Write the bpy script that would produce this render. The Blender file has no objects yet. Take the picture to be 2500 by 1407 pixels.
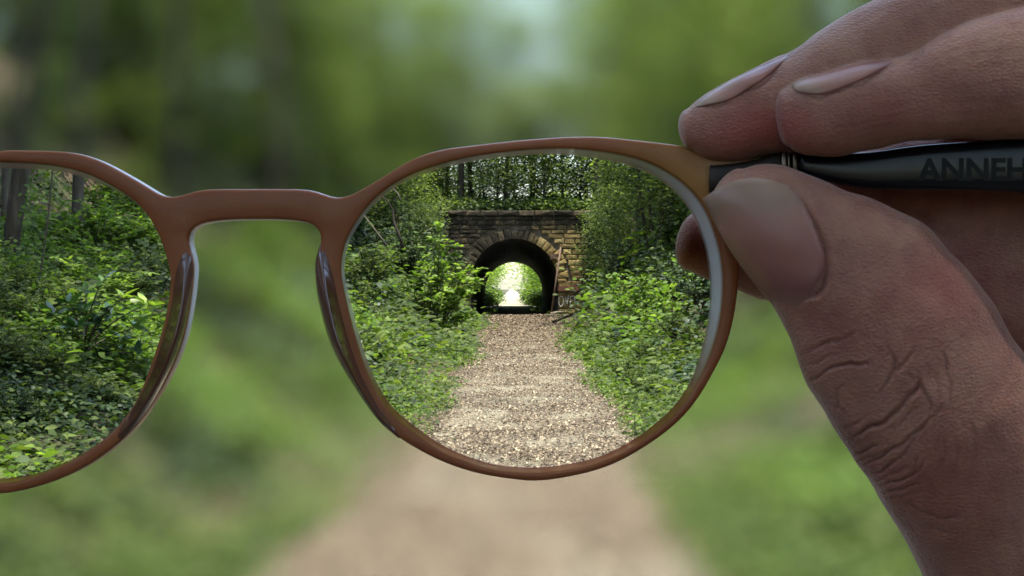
import bpy, bmesh, math, random
import numpy as np
from mathutils import Vector, Matrix, Euler, Quaternion, noise
from mathutils.bvhtree import BVHTree
from mathutils.geometry import delaunay_2d_cdt, interpolate_bezier

random.seed(7)
rng = np.random.default_rng(11)
R = math.radians
scene = bpy.context.scene
COL = scene.collection

# ---------------------------------------------------------------- camera, light, exposure
FL = 3600.0            # focal length in photo pixels (photo is 2500 wide)
CX, CY = 1250.0, 703.5
EYE = Vector((0.0, 0.0, 1.6))
HOLD = 0.186           # how far the glasses are held from the eye

cam_data = bpy.data.cameras.new('camera')
cam_data.sensor_width = 36.0
cam_data.lens = 36.0 * FL / 2500.0
cam_data.clip_start = 0.01
cam_data.clip_end = 3000.0
cam_data.dof.use_dof = True
cam_data.dof.focus_distance = HOLD - 0.0015
cam_data.dof.aperture_fstop = 11.5
cam = bpy.data.objects.new('camera', cam_data)
COL.objects.link(cam)
cam.location = EYE
cam.rotation_euler = (R(90), 0, 0)
scene.camera = cam

SUN_DIR = Vector((0.06, -0.13, 0.95)).normalized()     # towards the sun
world = bpy.data.worlds.new('World')
scene.world = world
world.use_nodes = True
wn, wl = world.node_tree.nodes, world.node_tree.links
wn.clear()
w_out = wn.new('ShaderNodeOutputWorld')
w_bg = wn.new('ShaderNodeBackground')
w_sky = wn.new('ShaderNodeTexSky')
w_sky.sky_type = 'NISHITA'
w_sky.sun_disc = False
w_sky.sun_elevation = math.asin(SUN_DIR.z)
w_sky.sun_rotation = math.atan2(SUN_DIR.x, SUN_DIR.y)
w_sky.air_density = 1.2
w_sky.dust_density = 1.8
w_sky.ozone_density = 0.6
w_bg.inputs['Strength'].default_value = 0.15
wl.new(w_sky.outputs[0], w_bg.inputs[0])
wl.new(w_bg.outputs[0], w_out.inputs[0])

sun_data = bpy.data.lights.new('sun', 'SUN')
sun_data.energy = 2.9
sun_data.angle = R(0.6)
sun_data.color = (1.0, 0.95, 0.85)
sun = bpy.data.objects.new('sun', sun_data)
COL.objects.link(sun)
sun.rotation_euler = (-SUN_DIR).to_track_quat('-Z', 'Y').to_euler()
sun.location = (-20, 20, 60)

scene.view_settings.view_transform = 'Standard'
scene.view_settings.look = 'None'
scene.view_settings.gamma = 1.0
scene.view_settings.exposure = 2.15
scene.view_settings.use_curve_mapping = False
cy = scene.cycles
cy.max_bounces = 7
cy.diffuse_bounces = 3
cy.glossy_bounces = 2
cy.transmission_bounces = 5
cy.transparent_max_bounces = 8
cy.sample_clamp_indirect = 4.0
cy.use_denoising = True
cy.caustics_reflective = False
cy.caustics_refractive = False

# ---------------------------------------------------------------- helpers
def tag(o, label=None, cat=None, group=None, kind=None):
    if label: o['label'] = label
    if cat: o['category'] = cat
    if group: o['group'] = group
    if kind: o['kind'] = kind
    return o

def empty(name, loc=(0, 0, 0), rot=(0, 0, 0)):
    o = bpy.data.objects.new(name, None)
    o.empty_display_size = 0.1
    COL.objects.link(o)
    o.location = loc
    o.rotation_euler = rot
    return o

def mesh(name, verts, faces, mats=(), smooth=False, tone=None):
    me = bpy.data.meshes.new(name)
    if isinstance(verts, np.ndarray):
        verts = verts.astype(np.float32)
        lens = np.array([len(f) for f in faces], dtype=np.int32) if not isinstance(faces, np.ndarray) else np.full(len(faces), faces.shape[1], dtype=np.int32)
        flat = faces.ravel().astype(np.int32) if isinstance(faces, np.ndarray) else np.concatenate([np.asarray(f, dtype=np.int32) for f in faces])
        me.vertices.add(len(verts)); me.vertices.foreach_set('co', verts.ravel())
        me.loops.add(len(flat)); me.loops.foreach_set('vertex_index', flat)
        me.polygons.add(len(lens))
        me.polygons.foreach_set('loop_start', np.concatenate([[0], np.cumsum(lens)[:-1]]).astype(np.int32))
        me.polygons.foreach_set('loop_total', lens)
        me.update(calc_edges=True)
    else:
        me.from_pydata([tuple(v) for v in verts], [], [tuple(f) for f in faces])
        me.update()
    for m in (mats if isinstance(mats, (list, tuple)) else [mats]):
        me.materials.append(m)
    if smooth:
        me.polygons.foreach_set('use_smooth', [True] * len(me.polygons))
    if tone is not None:
        a = me.attributes.new('tone', 'FLOAT', 'POINT')
        a.data.foreach_set('value', np.asarray(tone, dtype=np.float32))
    return me

def link(name, me, parent=None, loc=None):
    o = bpy.data.objects.new(name, me)
    COL.objects.link(o)
    if parent: o.parent = parent
    if loc is not None: o.location = loc
    return o

class MB:
    """collects quads and tubes for one mesh"""
    def __init__(s): s.v = []; s.f = []; s.t = []; s.m = []
    def tube(s, pts, radii, n=6, tone=0.5, cap=True, mi=0):
        pts = [Vector(p) for p in pts]
        b = len(s.v)
        up = Vector((0.13, 0.31, 0.94))
        for i, p in enumerate(pts):
            d = (pts[min(i + 1, len(pts) - 1)] - pts[max(i - 1, 0)]).normalized()
            a = d.cross(up)
            if a.length < 0.05: a = d.cross(Vector((1, 0, 0)))
            a.normalize(); c = d.cross(a)
            for k in range(n):
                th = 2 * math.pi * k / n
                s.v.append(p + (a * math.cos(th) + c * math.sin(th)) * radii[i]); s.t.append(tone)
        for i in range(len(pts) - 1):
            for k in range(n):
                k2 = (k + 1) % n
                s.f.append((b + i * n + k, b + i * n + k2, b + (i + 1) * n + k2, b + (i + 1) * n + k)); s.m.append(mi)
        if cap:
            s.f.append(tuple(b + k for k in reversed(range(n)))); s.m.append(mi)
            e = b + (len(pts) - 1) * n
            s.f.append(tuple(e + k for k in range(n))); s.m.append(mi)
    def box(s, x0, x1, y0, y1, z0, z1, mi=0, tone=.5):
        b = len(s.v)
        for z in (z0, z1):
            for x, y in ((x0, y0), (x1, y0), (x1, y1), (x0, y1)):
                s.v.append(Vector((x, y, z))); s.t.append(tone)
        for f in ((0, 3, 2, 1), (4, 5, 6, 7), (0, 1, 5, 4), (1, 2, 6, 5), (2, 3, 7, 6), (3, 0, 4, 7)):
            s.f.append(tuple(b + i for i in f)); s.m.append(mi)
    def mesh(s, name, mats, smooth=True):
        me = mesh(name, s.v, s.f, mats, smooth, s.t)
        if any(s.m): me.polygons.foreach_set('material_index', s.m)
        return me

# ---------------------------------------------------------------- materials
def new_mat(name):
    m = bpy.data.materials.new(name)
    m.use_nodes = True
    nt = m.node_tree
    nt.nodes.clear()
    return m, nt, nt.nodes, nt.links

def ramp(nd, stops):
    r = nd.new('ShaderNodeValToRGB')
    el = r.color_ramp.elements
    while len(el) < len(stops): el.new(0.5)
    for e, (p, c) in zip(el, stops):
        e.position = p; e.color = (*c, 1)
    return r

def nz(nd, lk, vec, scale, detail=4.0, rough=0.55, kind='noise'):
    n = nd.new('ShaderNodeTexNoise' if kind == 'noise' else 'ShaderNodeTexVoronoi')
    n.inputs['Scale'].default_value = scale
    if kind == 'noise':
        n.inputs['Detail'].default_value = detail; n.inputs['Roughness'].default_value = rough
    lk.new(vec, n.inputs['Vector'])
    return n

def mixc(nd, lk, fac, a, b, mode='MIX'):
    m = nd.new('ShaderNodeMix'); m.data_type = 'RGBA'; m.blend_type = mode
    for s, v in ((m.inputs[0], fac), (m.inputs[6], a), (m.inputs[7], b)):
        if isinstance(v, (float, int)): s.default_value = v
        elif isinstance(v, tuple): s.default_value = (*v, 1)
        else: lk.new(v, s)
    return m.outputs[2]

def leaf_mat(name, dark, mid, light, trans=0.35, rough=0.45, spec=0.5, tcol=None):
    m, nt, nd, lk = new_mat(name)
    out = nd.new('ShaderNodeOutputMaterial')
    at = nd.new('ShaderNodeAttribute'); at.attribute_name = 'tone'
    oi = nd.new('ShaderNodeObjectInfo')
    ad = nd.new('ShaderNodeMath'); ad.operation = 'MULTIPLY_ADD'
    lk.new(oi.outputs['Random'], ad.inputs[0]); ad.inputs[1].default_value = 0.36
    sb = nd.new('ShaderNodeMath'); sb.operation = 'ADD'; sb.inputs[1].default_value = -0.18
    lk.new(at.outputs['Fac'], sb.inputs[0]); lk.new(sb.outputs[0], ad.inputs[2])
    rp = ramp(nd, [(0.0, dark), (0.55, mid), (1.0, light)])
    lk.new(ad.outputs[0], rp.inputs[0])
    b = nd.new('ShaderNodeBsdfPrincipled')
    b.inputs['Roughness'].default_value = rough
    b.inputs['Specular IOR Level'].default_value = spec
    lk.new(rp.outputs[0], b.inputs['Base Color'])
    t = nd.new('ShaderNodeBsdfTranslucent')
    tc = mixc(nd, lk, 1.0, rp.outputs[0], tcol or (1.45, 1.6, 0.75), 'MULTIPLY')
    lk.new(tc, t.inputs[0])
    mx = nd.new('ShaderNodeMixShader'); mx.inputs[0].default_value = trans
    lk.new(b.outputs[0], mx.inputs[1]); lk.new(t.outputs[0], mx.inputs[2])
    lk.new(mx.outputs[0], out.inputs[0])
    return m

def solid_mat(name, stops, scale=3.0, rough=0.8, bump=0.3, bscale=40.0, spec=0.3, stretch=(1, 1, 1), obj_var=0.0, metallic=0.0, bdist=0.01, coords='Object'):
    m, nt, nd, lk = new_mat(name)
    out = nd.new('ShaderNodeOutputMaterial')
    tc = nd.new('ShaderNodeTexCoord')
    mp = nd.new('ShaderNodeMapping'); mp.inputs['Scale'].default_value = stretch
    lk.new(tc.outputs[coords], mp.inputs[0])
    n1 = nz(nd, lk, mp.outputs[0], scale, 6, 0.62)
    rp = ramp(nd, stops)
    if obj_var:
        oi = nd.new('ShaderNodeObjectInfo')
        a = nd.new('ShaderNodeMath'); a.operation = 'MULTIPLY_ADD'; a.inputs[1].default_value = obj_var
        b_ = nd.new('ShaderNodeMath'); b_.operation = 'SUBTRACT'; b_.inputs[1].default_value = obj_var * 0.5
        lk.new(n1.outputs[0], b_.inputs[0]); lk.new(oi.outputs['Random'], a.inputs[0]); lk.new(b_.outputs[0], a.inputs[2])
        lk.new(a.outputs[0], rp.inputs[0])
    else:
        lk.new(n1.outputs[0], rp.inputs[0])
    b = nd.new('ShaderNodeBsdfPrincipled')
    b.inputs['Roughness'].default_value = rough
    b.inputs['Metallic'].default_value = metallic
    b.inputs['Specular IOR Level'].default_value = spec
    lk.new(rp.outputs[0], b.inputs['Base Color'])
    n2 = nz(nd, lk, mp.outputs[0], bscale, 5, 0.6)
    bp = nd.new('ShaderNodeBump'); bp.inputs['Strength'].default_value = bump; bp.inputs['Distance'].default_value = bdist
    lk.new(n2.outputs[0], bp.inputs['Height']); lk.new(bp.outputs[0], b.inputs['Normal'])
    lk.new(b.outputs[0], out.inputs[0])
    return m

M = {}
M['leaf_mid'] = leaf_mat('leaf_mid', (.018, .032, .007), (.060, .092, .018), (.135, .175, .035), .38, .6, .22)
M['leaf_dark'] = leaf_mat('leaf_dark', (.010, .022, .007), (.026, .052, .014), (.056, .085, .026), .18, .5, .25)
M['leaf_bright'] = leaf_mat('leaf_bright', (.05, .095, .016), (.105, .17, .026), (.19, .27, .045), .45, .55, .25)
M['leaf_crown'] = leaf_mat('leaf_crown', (.028, .044, .012), (.088, .122, .036), (.18, .22, .07), .52, .6, .2)
M['leaf_far'] = leaf_mat('leaf_far', (.09, .15, .02), (.17, .26, .04), (.30, .37, .08), .5, .6, .2)
M['litter'] = leaf_mat('litter', (.04, .026, .016), (.15, .108, .066), (.38, .31, .20), .1, .7, .3, (1, 1, 1))
M['bark'] = solid_mat('bark', [(.25, (.018, .014, .010)), (.5, (.050, .038, .027)), (.75, (.11, .09, .065))], 6, .9, .9, 18, .2, (1, 1, .22), .25, bdist=.03)
M['bark_pale'] = solid_mat('bark_pale', [(.25, (.04, .033, .024)), (.5, (.10, .085, .06)), (.75, (.21, .18, .13))], 6, .9, .8, 18, .2, (1, 1, .3), .2, bdist=.03)
M['stem'] = solid_mat('stem', [(.3, (.035, .028, .018)), (.7, (.10, .08, .05))], 20, .8, .3, 60)

# ---------------------------------------------------------------- the lie of the land
Y_IN, Y_OUT = 86.6, 126.0
TX = 0.14                       # tunnel axis
T_R, T_SPRING = 2.55, 1.93
WALL_TOP = 6.15

def sst(a, b, x):
    t = min(1.0, max(0.0, (x - a) / (b - a)))
    return t * t * (3 - 2 * t)

def path_edges(y):
    """left and right border of the trodden path at distance y"""
    w = 0.10 * math.sin(y * 0.45) + 0.06 * math.sin(y * 1.3 + 1)
    l = -0.90 - 0.5 * (1 - sst(7, 12, y)) - 0.42 * sst(30, 55, y) - 0.9 * sst(60, 84, y) + w
    r = 1.13 + 0.25 * sst(12, 26, y) + 0.6 * sst(26, 60, y) + 0.5 * sst(60, 84, y) + 0.7 * w
    return l, r

def ground_z(x, y):
    s = -1 if x < 0 else 1
    ax = abs(x)
    if s < 0:
        g = 0.40 + 0.42 * sst(28, 48, y)
        st = 2.0 + 1.0 * sst(70, 86, y)
        z = g * max(0.0, ax - st)
        z += 0.75 * max(0.0, ax - 9.4) * (1 - sst(28, 48, y))
    else:
        g = 0.62 + 0.25 * sst(30, 50, y)
        st = 2.4 + 1.9 * sst(55, 86, y)
        z = g * max(0.0, ax - st)
    top = 8.2
    if z > top - 1.5:                                    # level off at the top of the cutting
        z = top - 1.5 + 1.5 * (1 - math.exp(-(z - top + 1.5) / 1.5))
    n = noise.noise(Vector((x * .35, y * .22, 3.1))) * 0.9 + noise.noise(Vector((x * 1.3, y * 1.1, 9.0))) * 0.28
    z += n * sst(st * 0.7, st + 3.0, ax)
    z += 0.05 * sst(1.2, 2.2, ax) + 0.012 * noise.noise(Vector((x * 2.5, y * 1.2, 0)))
    return z

def terrain(name, xs, ys, zf, mat, hole=None):
    V, F = [], []
    nx = len(xs)
    for y in ys:
        for x in xs: V.append((x, y, zf(x, y)))
    for j in range(len(ys) - 1):
        for i in range(nx - 1):
            if hole and hole((xs[i] + xs[i + 1]) / 2, (ys[j] + ys[j + 1]) / 2): continue
            F.append((j * nx + i, j * nx + i + 1, (j + 1) * nx + i + 1, (j + 1) * nx + i))
    return mesh(name, V, F, mat, True)

# ground: dark soil under leaf litter, brown and mossy
def ground_mat():
    m, nt, nd, lk = new_mat('forest_floor')
    out = nd.new('ShaderNodeOutputMaterial'); b = nd.new('ShaderNodeBsdfPrincipled')
    tc = nd.new('ShaderNodeTexCoord')
    n1 = nz(nd, lk, tc.outputs['Object'], .7, 5)
    v = nz(nd, lk, tc.outputs['Object'], 16, kind='voronoi')
    n3 = nz(nd, lk, tc.outputs['Object'], 9, 8, .7)
    soil = ramp(nd, [(.25, (.012, .009, .006)), (.45, (.032, .023, .015)), (.62, (.075, .054, .035)), (.8, (.16, .12, .08))])
    lk.new(n3.outputs[0], soil.inputs[0])
    cellc = ramp(nd, [(0, (.025, .018, .012)), (.5, (.08, .057, .037)), (1, (.21, .16, .105))])
    sep = nd.new('ShaderNodeSeparateColor'); lk.new(v.outputs['Color'], sep.inputs[0]); lk.new(sep.outputs[0], cellc.inputs[0])
    c1 = mixc(nd, lk, .5, soil.outputs[0], cellc.outputs[0])
    mr = ramp(nd, [(.45, (0, 0, 0)), (.62, (1, 1, 1))]); lk.new(n1.outputs[0], mr.inputs[0])
    c2 = mixc(nd, lk, mr.outputs[0], c1, (.035, .055, .018))
    lk.new(c2, b.inputs['Base Color'])
    b.inputs['Roughness'].default_value = .95; b.inputs['Specular IOR Level'].default_value = .15
    bp = nd.new('ShaderNodeBump'); bp.inputs['Strength'].default_value = .8; bp.inputs['Distance'].default_value = .05
    lk.new(n3.outputs[0], bp.inputs['Height']); lk.new(bp.outputs[0], b.inputs['Normal'])
    lk.new(b.outputs[0], out.inputs[0])
    return m
M['ground'] = ground_mat()

def path_mat():
    m, nt, nd, lk = new_mat('gravel_path')
    out = nd.new('ShaderNodeOutputMaterial'); b = nd.new('ShaderNodeBsdfPrincipled')
    tc = nd.new('ShaderNodeTexCoord')
    mp = nd.new('ShaderNodeMapping'); lk.new(tc.outputs['Object'], mp.inputs[0]); mp.inputs['Scale'].default_value = (1, .75, 1)
    v = nz(nd, lk, mp.outputs[0], 42, kind='voronoi')
    v2 = nz(nd, lk, mp.outputs[0], 95, kind='voronoi')
    n1 = nz(nd, lk, mp.outputs[0], 1.6, 6, .6)
    n2 = nz(nd, lk, mp.outputs[0], 14, 8, .7)
    sep = nd.new('ShaderNodeSeparateColor'); lk.new(v.outputs['Color'], sep.inputs[0])
    sep2 = nd.new('ShaderNodeSeparateColor'); lk.new(v2.outputs['Color'], sep2.inputs[0])
    cc = ramp(nd, [(0, (.035, .026, .017)), (.3, (.11, .085, .057)), (.62, (.21, .17, .12)), (.9, (.34, .29, .205)), (1, (.46, .40, .30))])
    cc2 = ramp(nd, [(0, (.09, .068, .046)), (.5, (.21, .175, .122)), (1, (.33, .285, .21))])
    lk.new(sep.outputs[0], cc.inputs[0]); lk.new(sep2.outputs[1], cc2.inputs[0])
    patch = ramp(nd, [(.36, (0, 0, 0)), (.52, (1, 1, 1))]); lk.new(n1.outputs[0], patch.inputs[0])
    c = mixc(nd, lk, patch.outputs[0], cc.outputs[0], cc2.outputs[0])
    dust = ramp(nd, [(.40, (0, 0, 0)), (.7, (.75, .75, .75))]); lk.new(n2.outputs[0], dust.inputs[0])
    c = mixc(nd, lk, dust.outputs[0], c, (.24, .212, .155))
    n5 = nz(nd, lk, mp.outputs[0], .55, 5, .6); dr = ramp(nd, [(.35, (.50, .50, .46)), (.65, (.93, .98, .96))]); lk.new(n5.outputs[0], dr.inputs[0])
    c = mixc(nd, lk, 1.0, c, dr.outputs[0], 'MULTIPLY')
    lk.new(c, b.inputs['Base Color'])
    b.inputs['Roughness'].default_value = .95; b.inputs['Specular IOR Level'].default_value = .15
    h = nd.new('ShaderNodeMath'); h.operation = 'SUBTRACT'; lk.new(n2.outputs[0], h.inputs[0]); lk.new(v.outputs['Distance'], h.inputs[1])
    bp = nd.new('ShaderNodeBump'); bp.inputs['Strength'].default_value = .9; bp.inputs['Distance'].default_value = .02
    lk.new(h.outputs[0], bp.inputs['Height']); lk.new(bp.outputs[0], b.inputs['Normal'])
    lk.new(b.outputs[0], out.inputs[0])
    return m
M['path'] = path_mat()

xs = [-400, -200, -110, -70, -48] + list(np.linspace(-36, -18, 10)) + list(np.linspace(-16, 16, 66)) + list(np.linspace(18, 36, 10)) + [48, 70, 110, 200, 400]
ys1 = list(np.linspace(-40, -4, 12)) + list(np.linspace(-3, 40, 90)) + list(np.linspace(41, Y_IN + .3, 50))
ys2 = list(np.linspace(Y_OUT - .3, 240, 70)) + [260, 300, 380, 500, 800, 1500]
def front_hole(x, y): return False
g1 = link('ground', terrain('ground', xs, ys1, ground_z, M['ground']))
tag(g1, kind='structure')
def ground_far(x, y):
    z = ground_z(x, min(y, 84))
    if y > 300: z *= max(0.0, 1 - (y - 300) / 120.0)
    if abs(x) < 4.2: z = min(z, 0.02)
    return z
g2 = link('ground', terrain('ground_beyond', xs, ys2, ground_far, M['ground']))
tag(g2, kind='structure')

def top_z(x, y):
    base = WALL_TOP - .05 + .55 * sst(Y_IN + .6, Y_IN + 5, y) + noise.noise(Vector((x * .3, y * .3, 5))) * .35 * sst(Y_IN + .5, Y_IN + 4, y)
    side = ground_z(x, 84)
    return max(base, side) if abs(x) > 8 else base
tys = list(np.linspace(Y_IN + .25, Y_OUT - .2, 26))
g3 = link('embankment_top', terrain('embankment_top', xs, tys, top_z, M['ground']))
tag(g3, kind='structure')

# the path: one strip, 6 mm above the ground, its edges ragged
pv, pf = [], []
pys = list(np.linspace(-3, 60, 127)) + list(np.linspace(61, Y_IN - .1, 22))
for j, y in enumerate(pys):
    l, r = path_edges(y)
    l += .12 * noise.noise(Vector((y * 2.1, 0, 0))); r += .12 * noise.noise(Vector((y * 2.1, 7, 0)))
    for i in range(13):
        x = l + (r - l) * i / 12
        pv.append((x, y, ground_z(x, y) + .012 + .018 * math.sin(math.pi * i / 12)))
for j in range(len(pys) - 1):
    for i in range(12):
        pf.append((j * 13 + i, j * 13 + i + 1, (j + 1) * 13 + i + 1, (j + 1) * 13 + i))
tag(link('path', mesh('path', pv, pf, M['path'], True)), kind='structure')

# tunnel floor and the path beyond
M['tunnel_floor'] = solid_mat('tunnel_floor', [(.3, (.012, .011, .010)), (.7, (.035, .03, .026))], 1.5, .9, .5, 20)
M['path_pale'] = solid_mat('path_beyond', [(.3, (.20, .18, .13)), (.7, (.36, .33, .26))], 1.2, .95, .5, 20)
def strip(name, x0, x1, ys, z, mat):
    V = [(x, y, z) for y in ys for x in (x0, x1)]
    F = [(2 * j, 2 * j + 1, 2 * j + 3, 2 * j + 2) for j in range(len(ys) - 1)]
    return tag(link(name, mesh(name, V, F, mat)), kind='structure')
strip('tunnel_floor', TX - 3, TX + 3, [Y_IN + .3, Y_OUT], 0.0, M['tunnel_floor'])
strip('path_beyond', -1.7, 1.9, [Y_OUT, 200, 260, 330, 700, 1400], 0.05, M['path_pale'])

# ---------------------------------------------------------------- the tunnel front
def stone_mat():
    m, nt, nd, lk = new_mat('sandstone')
    out = nd.new('ShaderNodeOutputMaterial'); b = nd.new('ShaderNodeBsdfPrincipled')
    geo = nd.new('ShaderNodeNewGeometry'); oi = nd.new('ShaderNodeObjectInfo')
    n1 = nz(nd, lk, geo.outputs['Position'], 2.2, 6, .65)
    n2 = nz(nd, lk, geo.outputs['Position'], .42, 3, .5)
    n3 = nz(nd, lk, geo.outputs['Position'], 11, 6, .7)
    f = nd.new('ShaderNodeMath'); f.operation = 'MULTIPLY_ADD'; f.inputs[1].default_value = .30
    s = nd.new('ShaderNodeMath'); s.operation = 'SUBTRACT'; s.inputs[1].default_value = .19
    lk.new(n1.outputs[0], s.inputs[0]); lk.new(oi.outputs['Random'], f.inputs[0]); lk.new(s.outputs[0], f.inputs[2])
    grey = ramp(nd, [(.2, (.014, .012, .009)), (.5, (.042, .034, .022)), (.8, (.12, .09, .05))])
    och_sunlit = ramp(nd, [(.15, (.11, .075, .03)), (.5, (.29, .21, .08)), (.85, (.52, .40, .17))])
    lk.new(f.outputs[0], grey.inputs[0]); lk.new(f.outputs[0], och_sunlit.inputs[0])
    # ochre stain and golden sun patch, both painted on the arch's right haunch
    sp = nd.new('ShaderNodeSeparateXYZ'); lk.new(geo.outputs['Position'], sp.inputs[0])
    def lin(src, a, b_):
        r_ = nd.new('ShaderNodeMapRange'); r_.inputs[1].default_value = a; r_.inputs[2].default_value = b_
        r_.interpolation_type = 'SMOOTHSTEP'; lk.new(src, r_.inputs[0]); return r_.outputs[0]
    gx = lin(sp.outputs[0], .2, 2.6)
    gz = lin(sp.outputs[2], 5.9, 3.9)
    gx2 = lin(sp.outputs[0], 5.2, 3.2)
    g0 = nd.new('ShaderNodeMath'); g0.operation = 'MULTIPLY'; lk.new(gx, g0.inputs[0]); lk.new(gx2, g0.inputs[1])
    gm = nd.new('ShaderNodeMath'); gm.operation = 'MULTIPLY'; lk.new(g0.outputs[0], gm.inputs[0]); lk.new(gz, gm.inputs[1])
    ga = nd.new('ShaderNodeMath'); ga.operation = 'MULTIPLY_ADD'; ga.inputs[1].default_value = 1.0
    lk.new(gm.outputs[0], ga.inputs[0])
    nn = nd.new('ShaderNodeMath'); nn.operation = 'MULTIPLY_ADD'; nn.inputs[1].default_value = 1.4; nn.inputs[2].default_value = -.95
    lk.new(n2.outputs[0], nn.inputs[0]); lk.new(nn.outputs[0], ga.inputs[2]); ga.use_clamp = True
    c = mixc(nd, lk, ga.outputs[0], grey.outputs[0], och_sunlit.outputs[0])
    lk.new(c, b.inputs['Base Color'])
    b.inputs['Roughness'].default_value = .92; b.inputs['Specular IOR Level'].default_value = .15
    bp = nd.new('ShaderNodeBump'); bp.inputs['Strength'].default_value = 1; bp.inputs['Distance'].default_value = .06
    lk.new(n3.outputs[0], bp.inputs['Height']); lk.new(bp.outputs[0], b.inputs['Normal'])
    lk.new(b.outputs[0], out.inputs[0])
    return m
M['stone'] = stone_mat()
M['mortar'] = solid_mat('mortar', [(.3, (.05, .041, .028)), (.7, (.14, .115, .075))], 2, .95, .5, 30)
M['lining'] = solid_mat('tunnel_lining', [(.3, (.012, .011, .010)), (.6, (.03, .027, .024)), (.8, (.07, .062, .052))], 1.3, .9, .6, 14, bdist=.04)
M['red_stone'] = solid_mat('red_stone', [(.3, (.07, .028, .02)), (.7, (.17, .075, .05))], 4, .9, .6, 20)
M['rust'] = solid_mat('rusty_steel', [(.3, (.05, .032, .022)), (.6, (.13, .08, .05)), (.8, (.22, .15, .11))], 5, .7, .4, 40)
M['white_paint'] = solid_mat('white_paint', [(.3, (.45, .45, .44)), (.7, (.75, .75, .74))], 9, .7, .2, 40)
M['red_paint'] = solid_mat('red_paint', [(.3, (.34, .05, .02)), (.7, (.52, .10, .045))], 6, .6, .2, 40)

portal = tag(empty('tunnel_portal', (TX, Y_IN, 0)), 'dark sandstone tunnel front with round arch and ochre sunlit right side, spanning the path', 'tunnel')

def arch_outline(r, spring, n=32):
    return [(-r, 0.0), (-r, spring * .5)] + [(-r * math.cos(math.pi * k / n), spring + r * math.sin(math.pi * k / n)) for k in range(n + 1)] + [(r, spring * .5), (r, 0.0)]

def arch_wall(name, y0, y1, half, top, r, spring, mat, parent):
    """solid wall with an arched hole: front, back and reveal"""
    o = arch_outline(r, spring)
    n = len(o)
    outer = []
    for x, z in o:                                        # each hole point has a partner on the outer rectangle
        if z <= spring: outer.append((math.copysign(half, x), z))
        else:
            a = math.atan2(z - spring, x)
            k = min(half / max(1e-6, abs(math.cos(a))), (top - spring) / max(1e-6, math.sin(a)))
            outer.append((k * math.cos(a), spring + k * math.sin(a)))
    V = []
    for y in (y0, y1):
        V += [(x, y, z) for x, z in o] + [(x, y, z) for x, z in outer]
    F = []
    for i in range(n - 1):
        F.append((i, i + 1, n + i + 1, n + i))
        F.append((2 * n + i, 3 * n + i, 3 * n + i + 1, 2 * n + i + 1))
        F.append((i, 2 * n + i, 2 * n + i + 1, i + 1))
        F.append((n + i, n + i + 1, 3 * n + i + 1, 3 * n + i))
    return link(name, mesh(name, V, F, mat), parent)

arch_wall('wall_core', 0.0, .55, 9.0, WALL_TOP - .32, T_R + .02, T_SPRING, M['mortar'], portal)
# lining: a thick barrel right through to the far side, stepped in at the springing
L = Y_OUT - Y_IN
o = arch_outline(T_R - .01, T_SPRING, 28)
oo = arch_outline(T_R + .5, T_SPRING, 28)
n = len(o)
oe = arch_outline(2.45, 1.38, 28)
V = [(x, .05, z) for x, z in o] + [(x, L, z) for x, z in oe] + [(x, .56, z) for x, z in oo] + [(x, L, z) for x, z in oo]
F = []
for i in range(n - 1):
    F += [(i, n + i, n + i + 1, i + 1), (2 * n + i, 2 * n + i + 1, 3 * n + i + 1, 3 * n + i), (n + i, 3 * n + i, 3 * n + i + 1, n + i + 1)]
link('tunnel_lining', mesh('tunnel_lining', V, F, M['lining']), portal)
mb = MB()
for s in (-1, 1):
    x0, x1 = sorted((s * (T_R - .16), s * (T_R - .013)))
    mb.box(x0, x1, .8, L - .02, 0, .95)
link('tunnel_footing', mb.mesh('tunnel_footing', [M['lining']], False), portal)
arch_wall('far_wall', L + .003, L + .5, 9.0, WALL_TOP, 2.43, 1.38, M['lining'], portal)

# stones: a few unit blocks, shared and scaled
def stone_unit(k):
    rr = random.Random(k)
    bv = .10
    v = [(-.5, .25, -.5), (.5, .25, -.5), (.5, .25, .5), (-.5, .25, .5)]
    j = lambda a: rr.uniform(-a, a)
    v += [(-.5 + j(.015), -.35, -.5 + j(.03)), (.5 + j(.015), -.35, -.5 + j(.03)), (.5 + j(.015), -.35, .5 + j(.03)), (-.5 + j(.015), -.35, .5 + j(.03))]
    v += [(-.5 + .06, -.8 + j(.18), -.5 + bv + j(.04)), (.5 - .06, -.8 + j(.18), -.5 + bv + j(.04)), (.5 - .06, -.8 + j(.18), .5 - bv + j(.04)), (-.5 + .06, -.8 + j(.18), .5 - bv + j(.04))]
    v += [(j(.15), -1.05 + j(.15), j(.15))]
    f = []
    for i in range(4):
        i2 = (i + 1) % 4
        f += [(i, i2, 4 + i2, 4 + i), (4 + i, 4 + i2, 8 + i2, 8 + i), (8 + i, 8 + i2, 12)]
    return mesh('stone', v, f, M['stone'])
units = [stone_unit(k) for k in range(8)]
PROUD = .10                                               # y scale: how far the stone stands out
Vr = T_R + .78
z = 0.03
row = 0
srnd = random.Random(5)
count = 0
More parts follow.
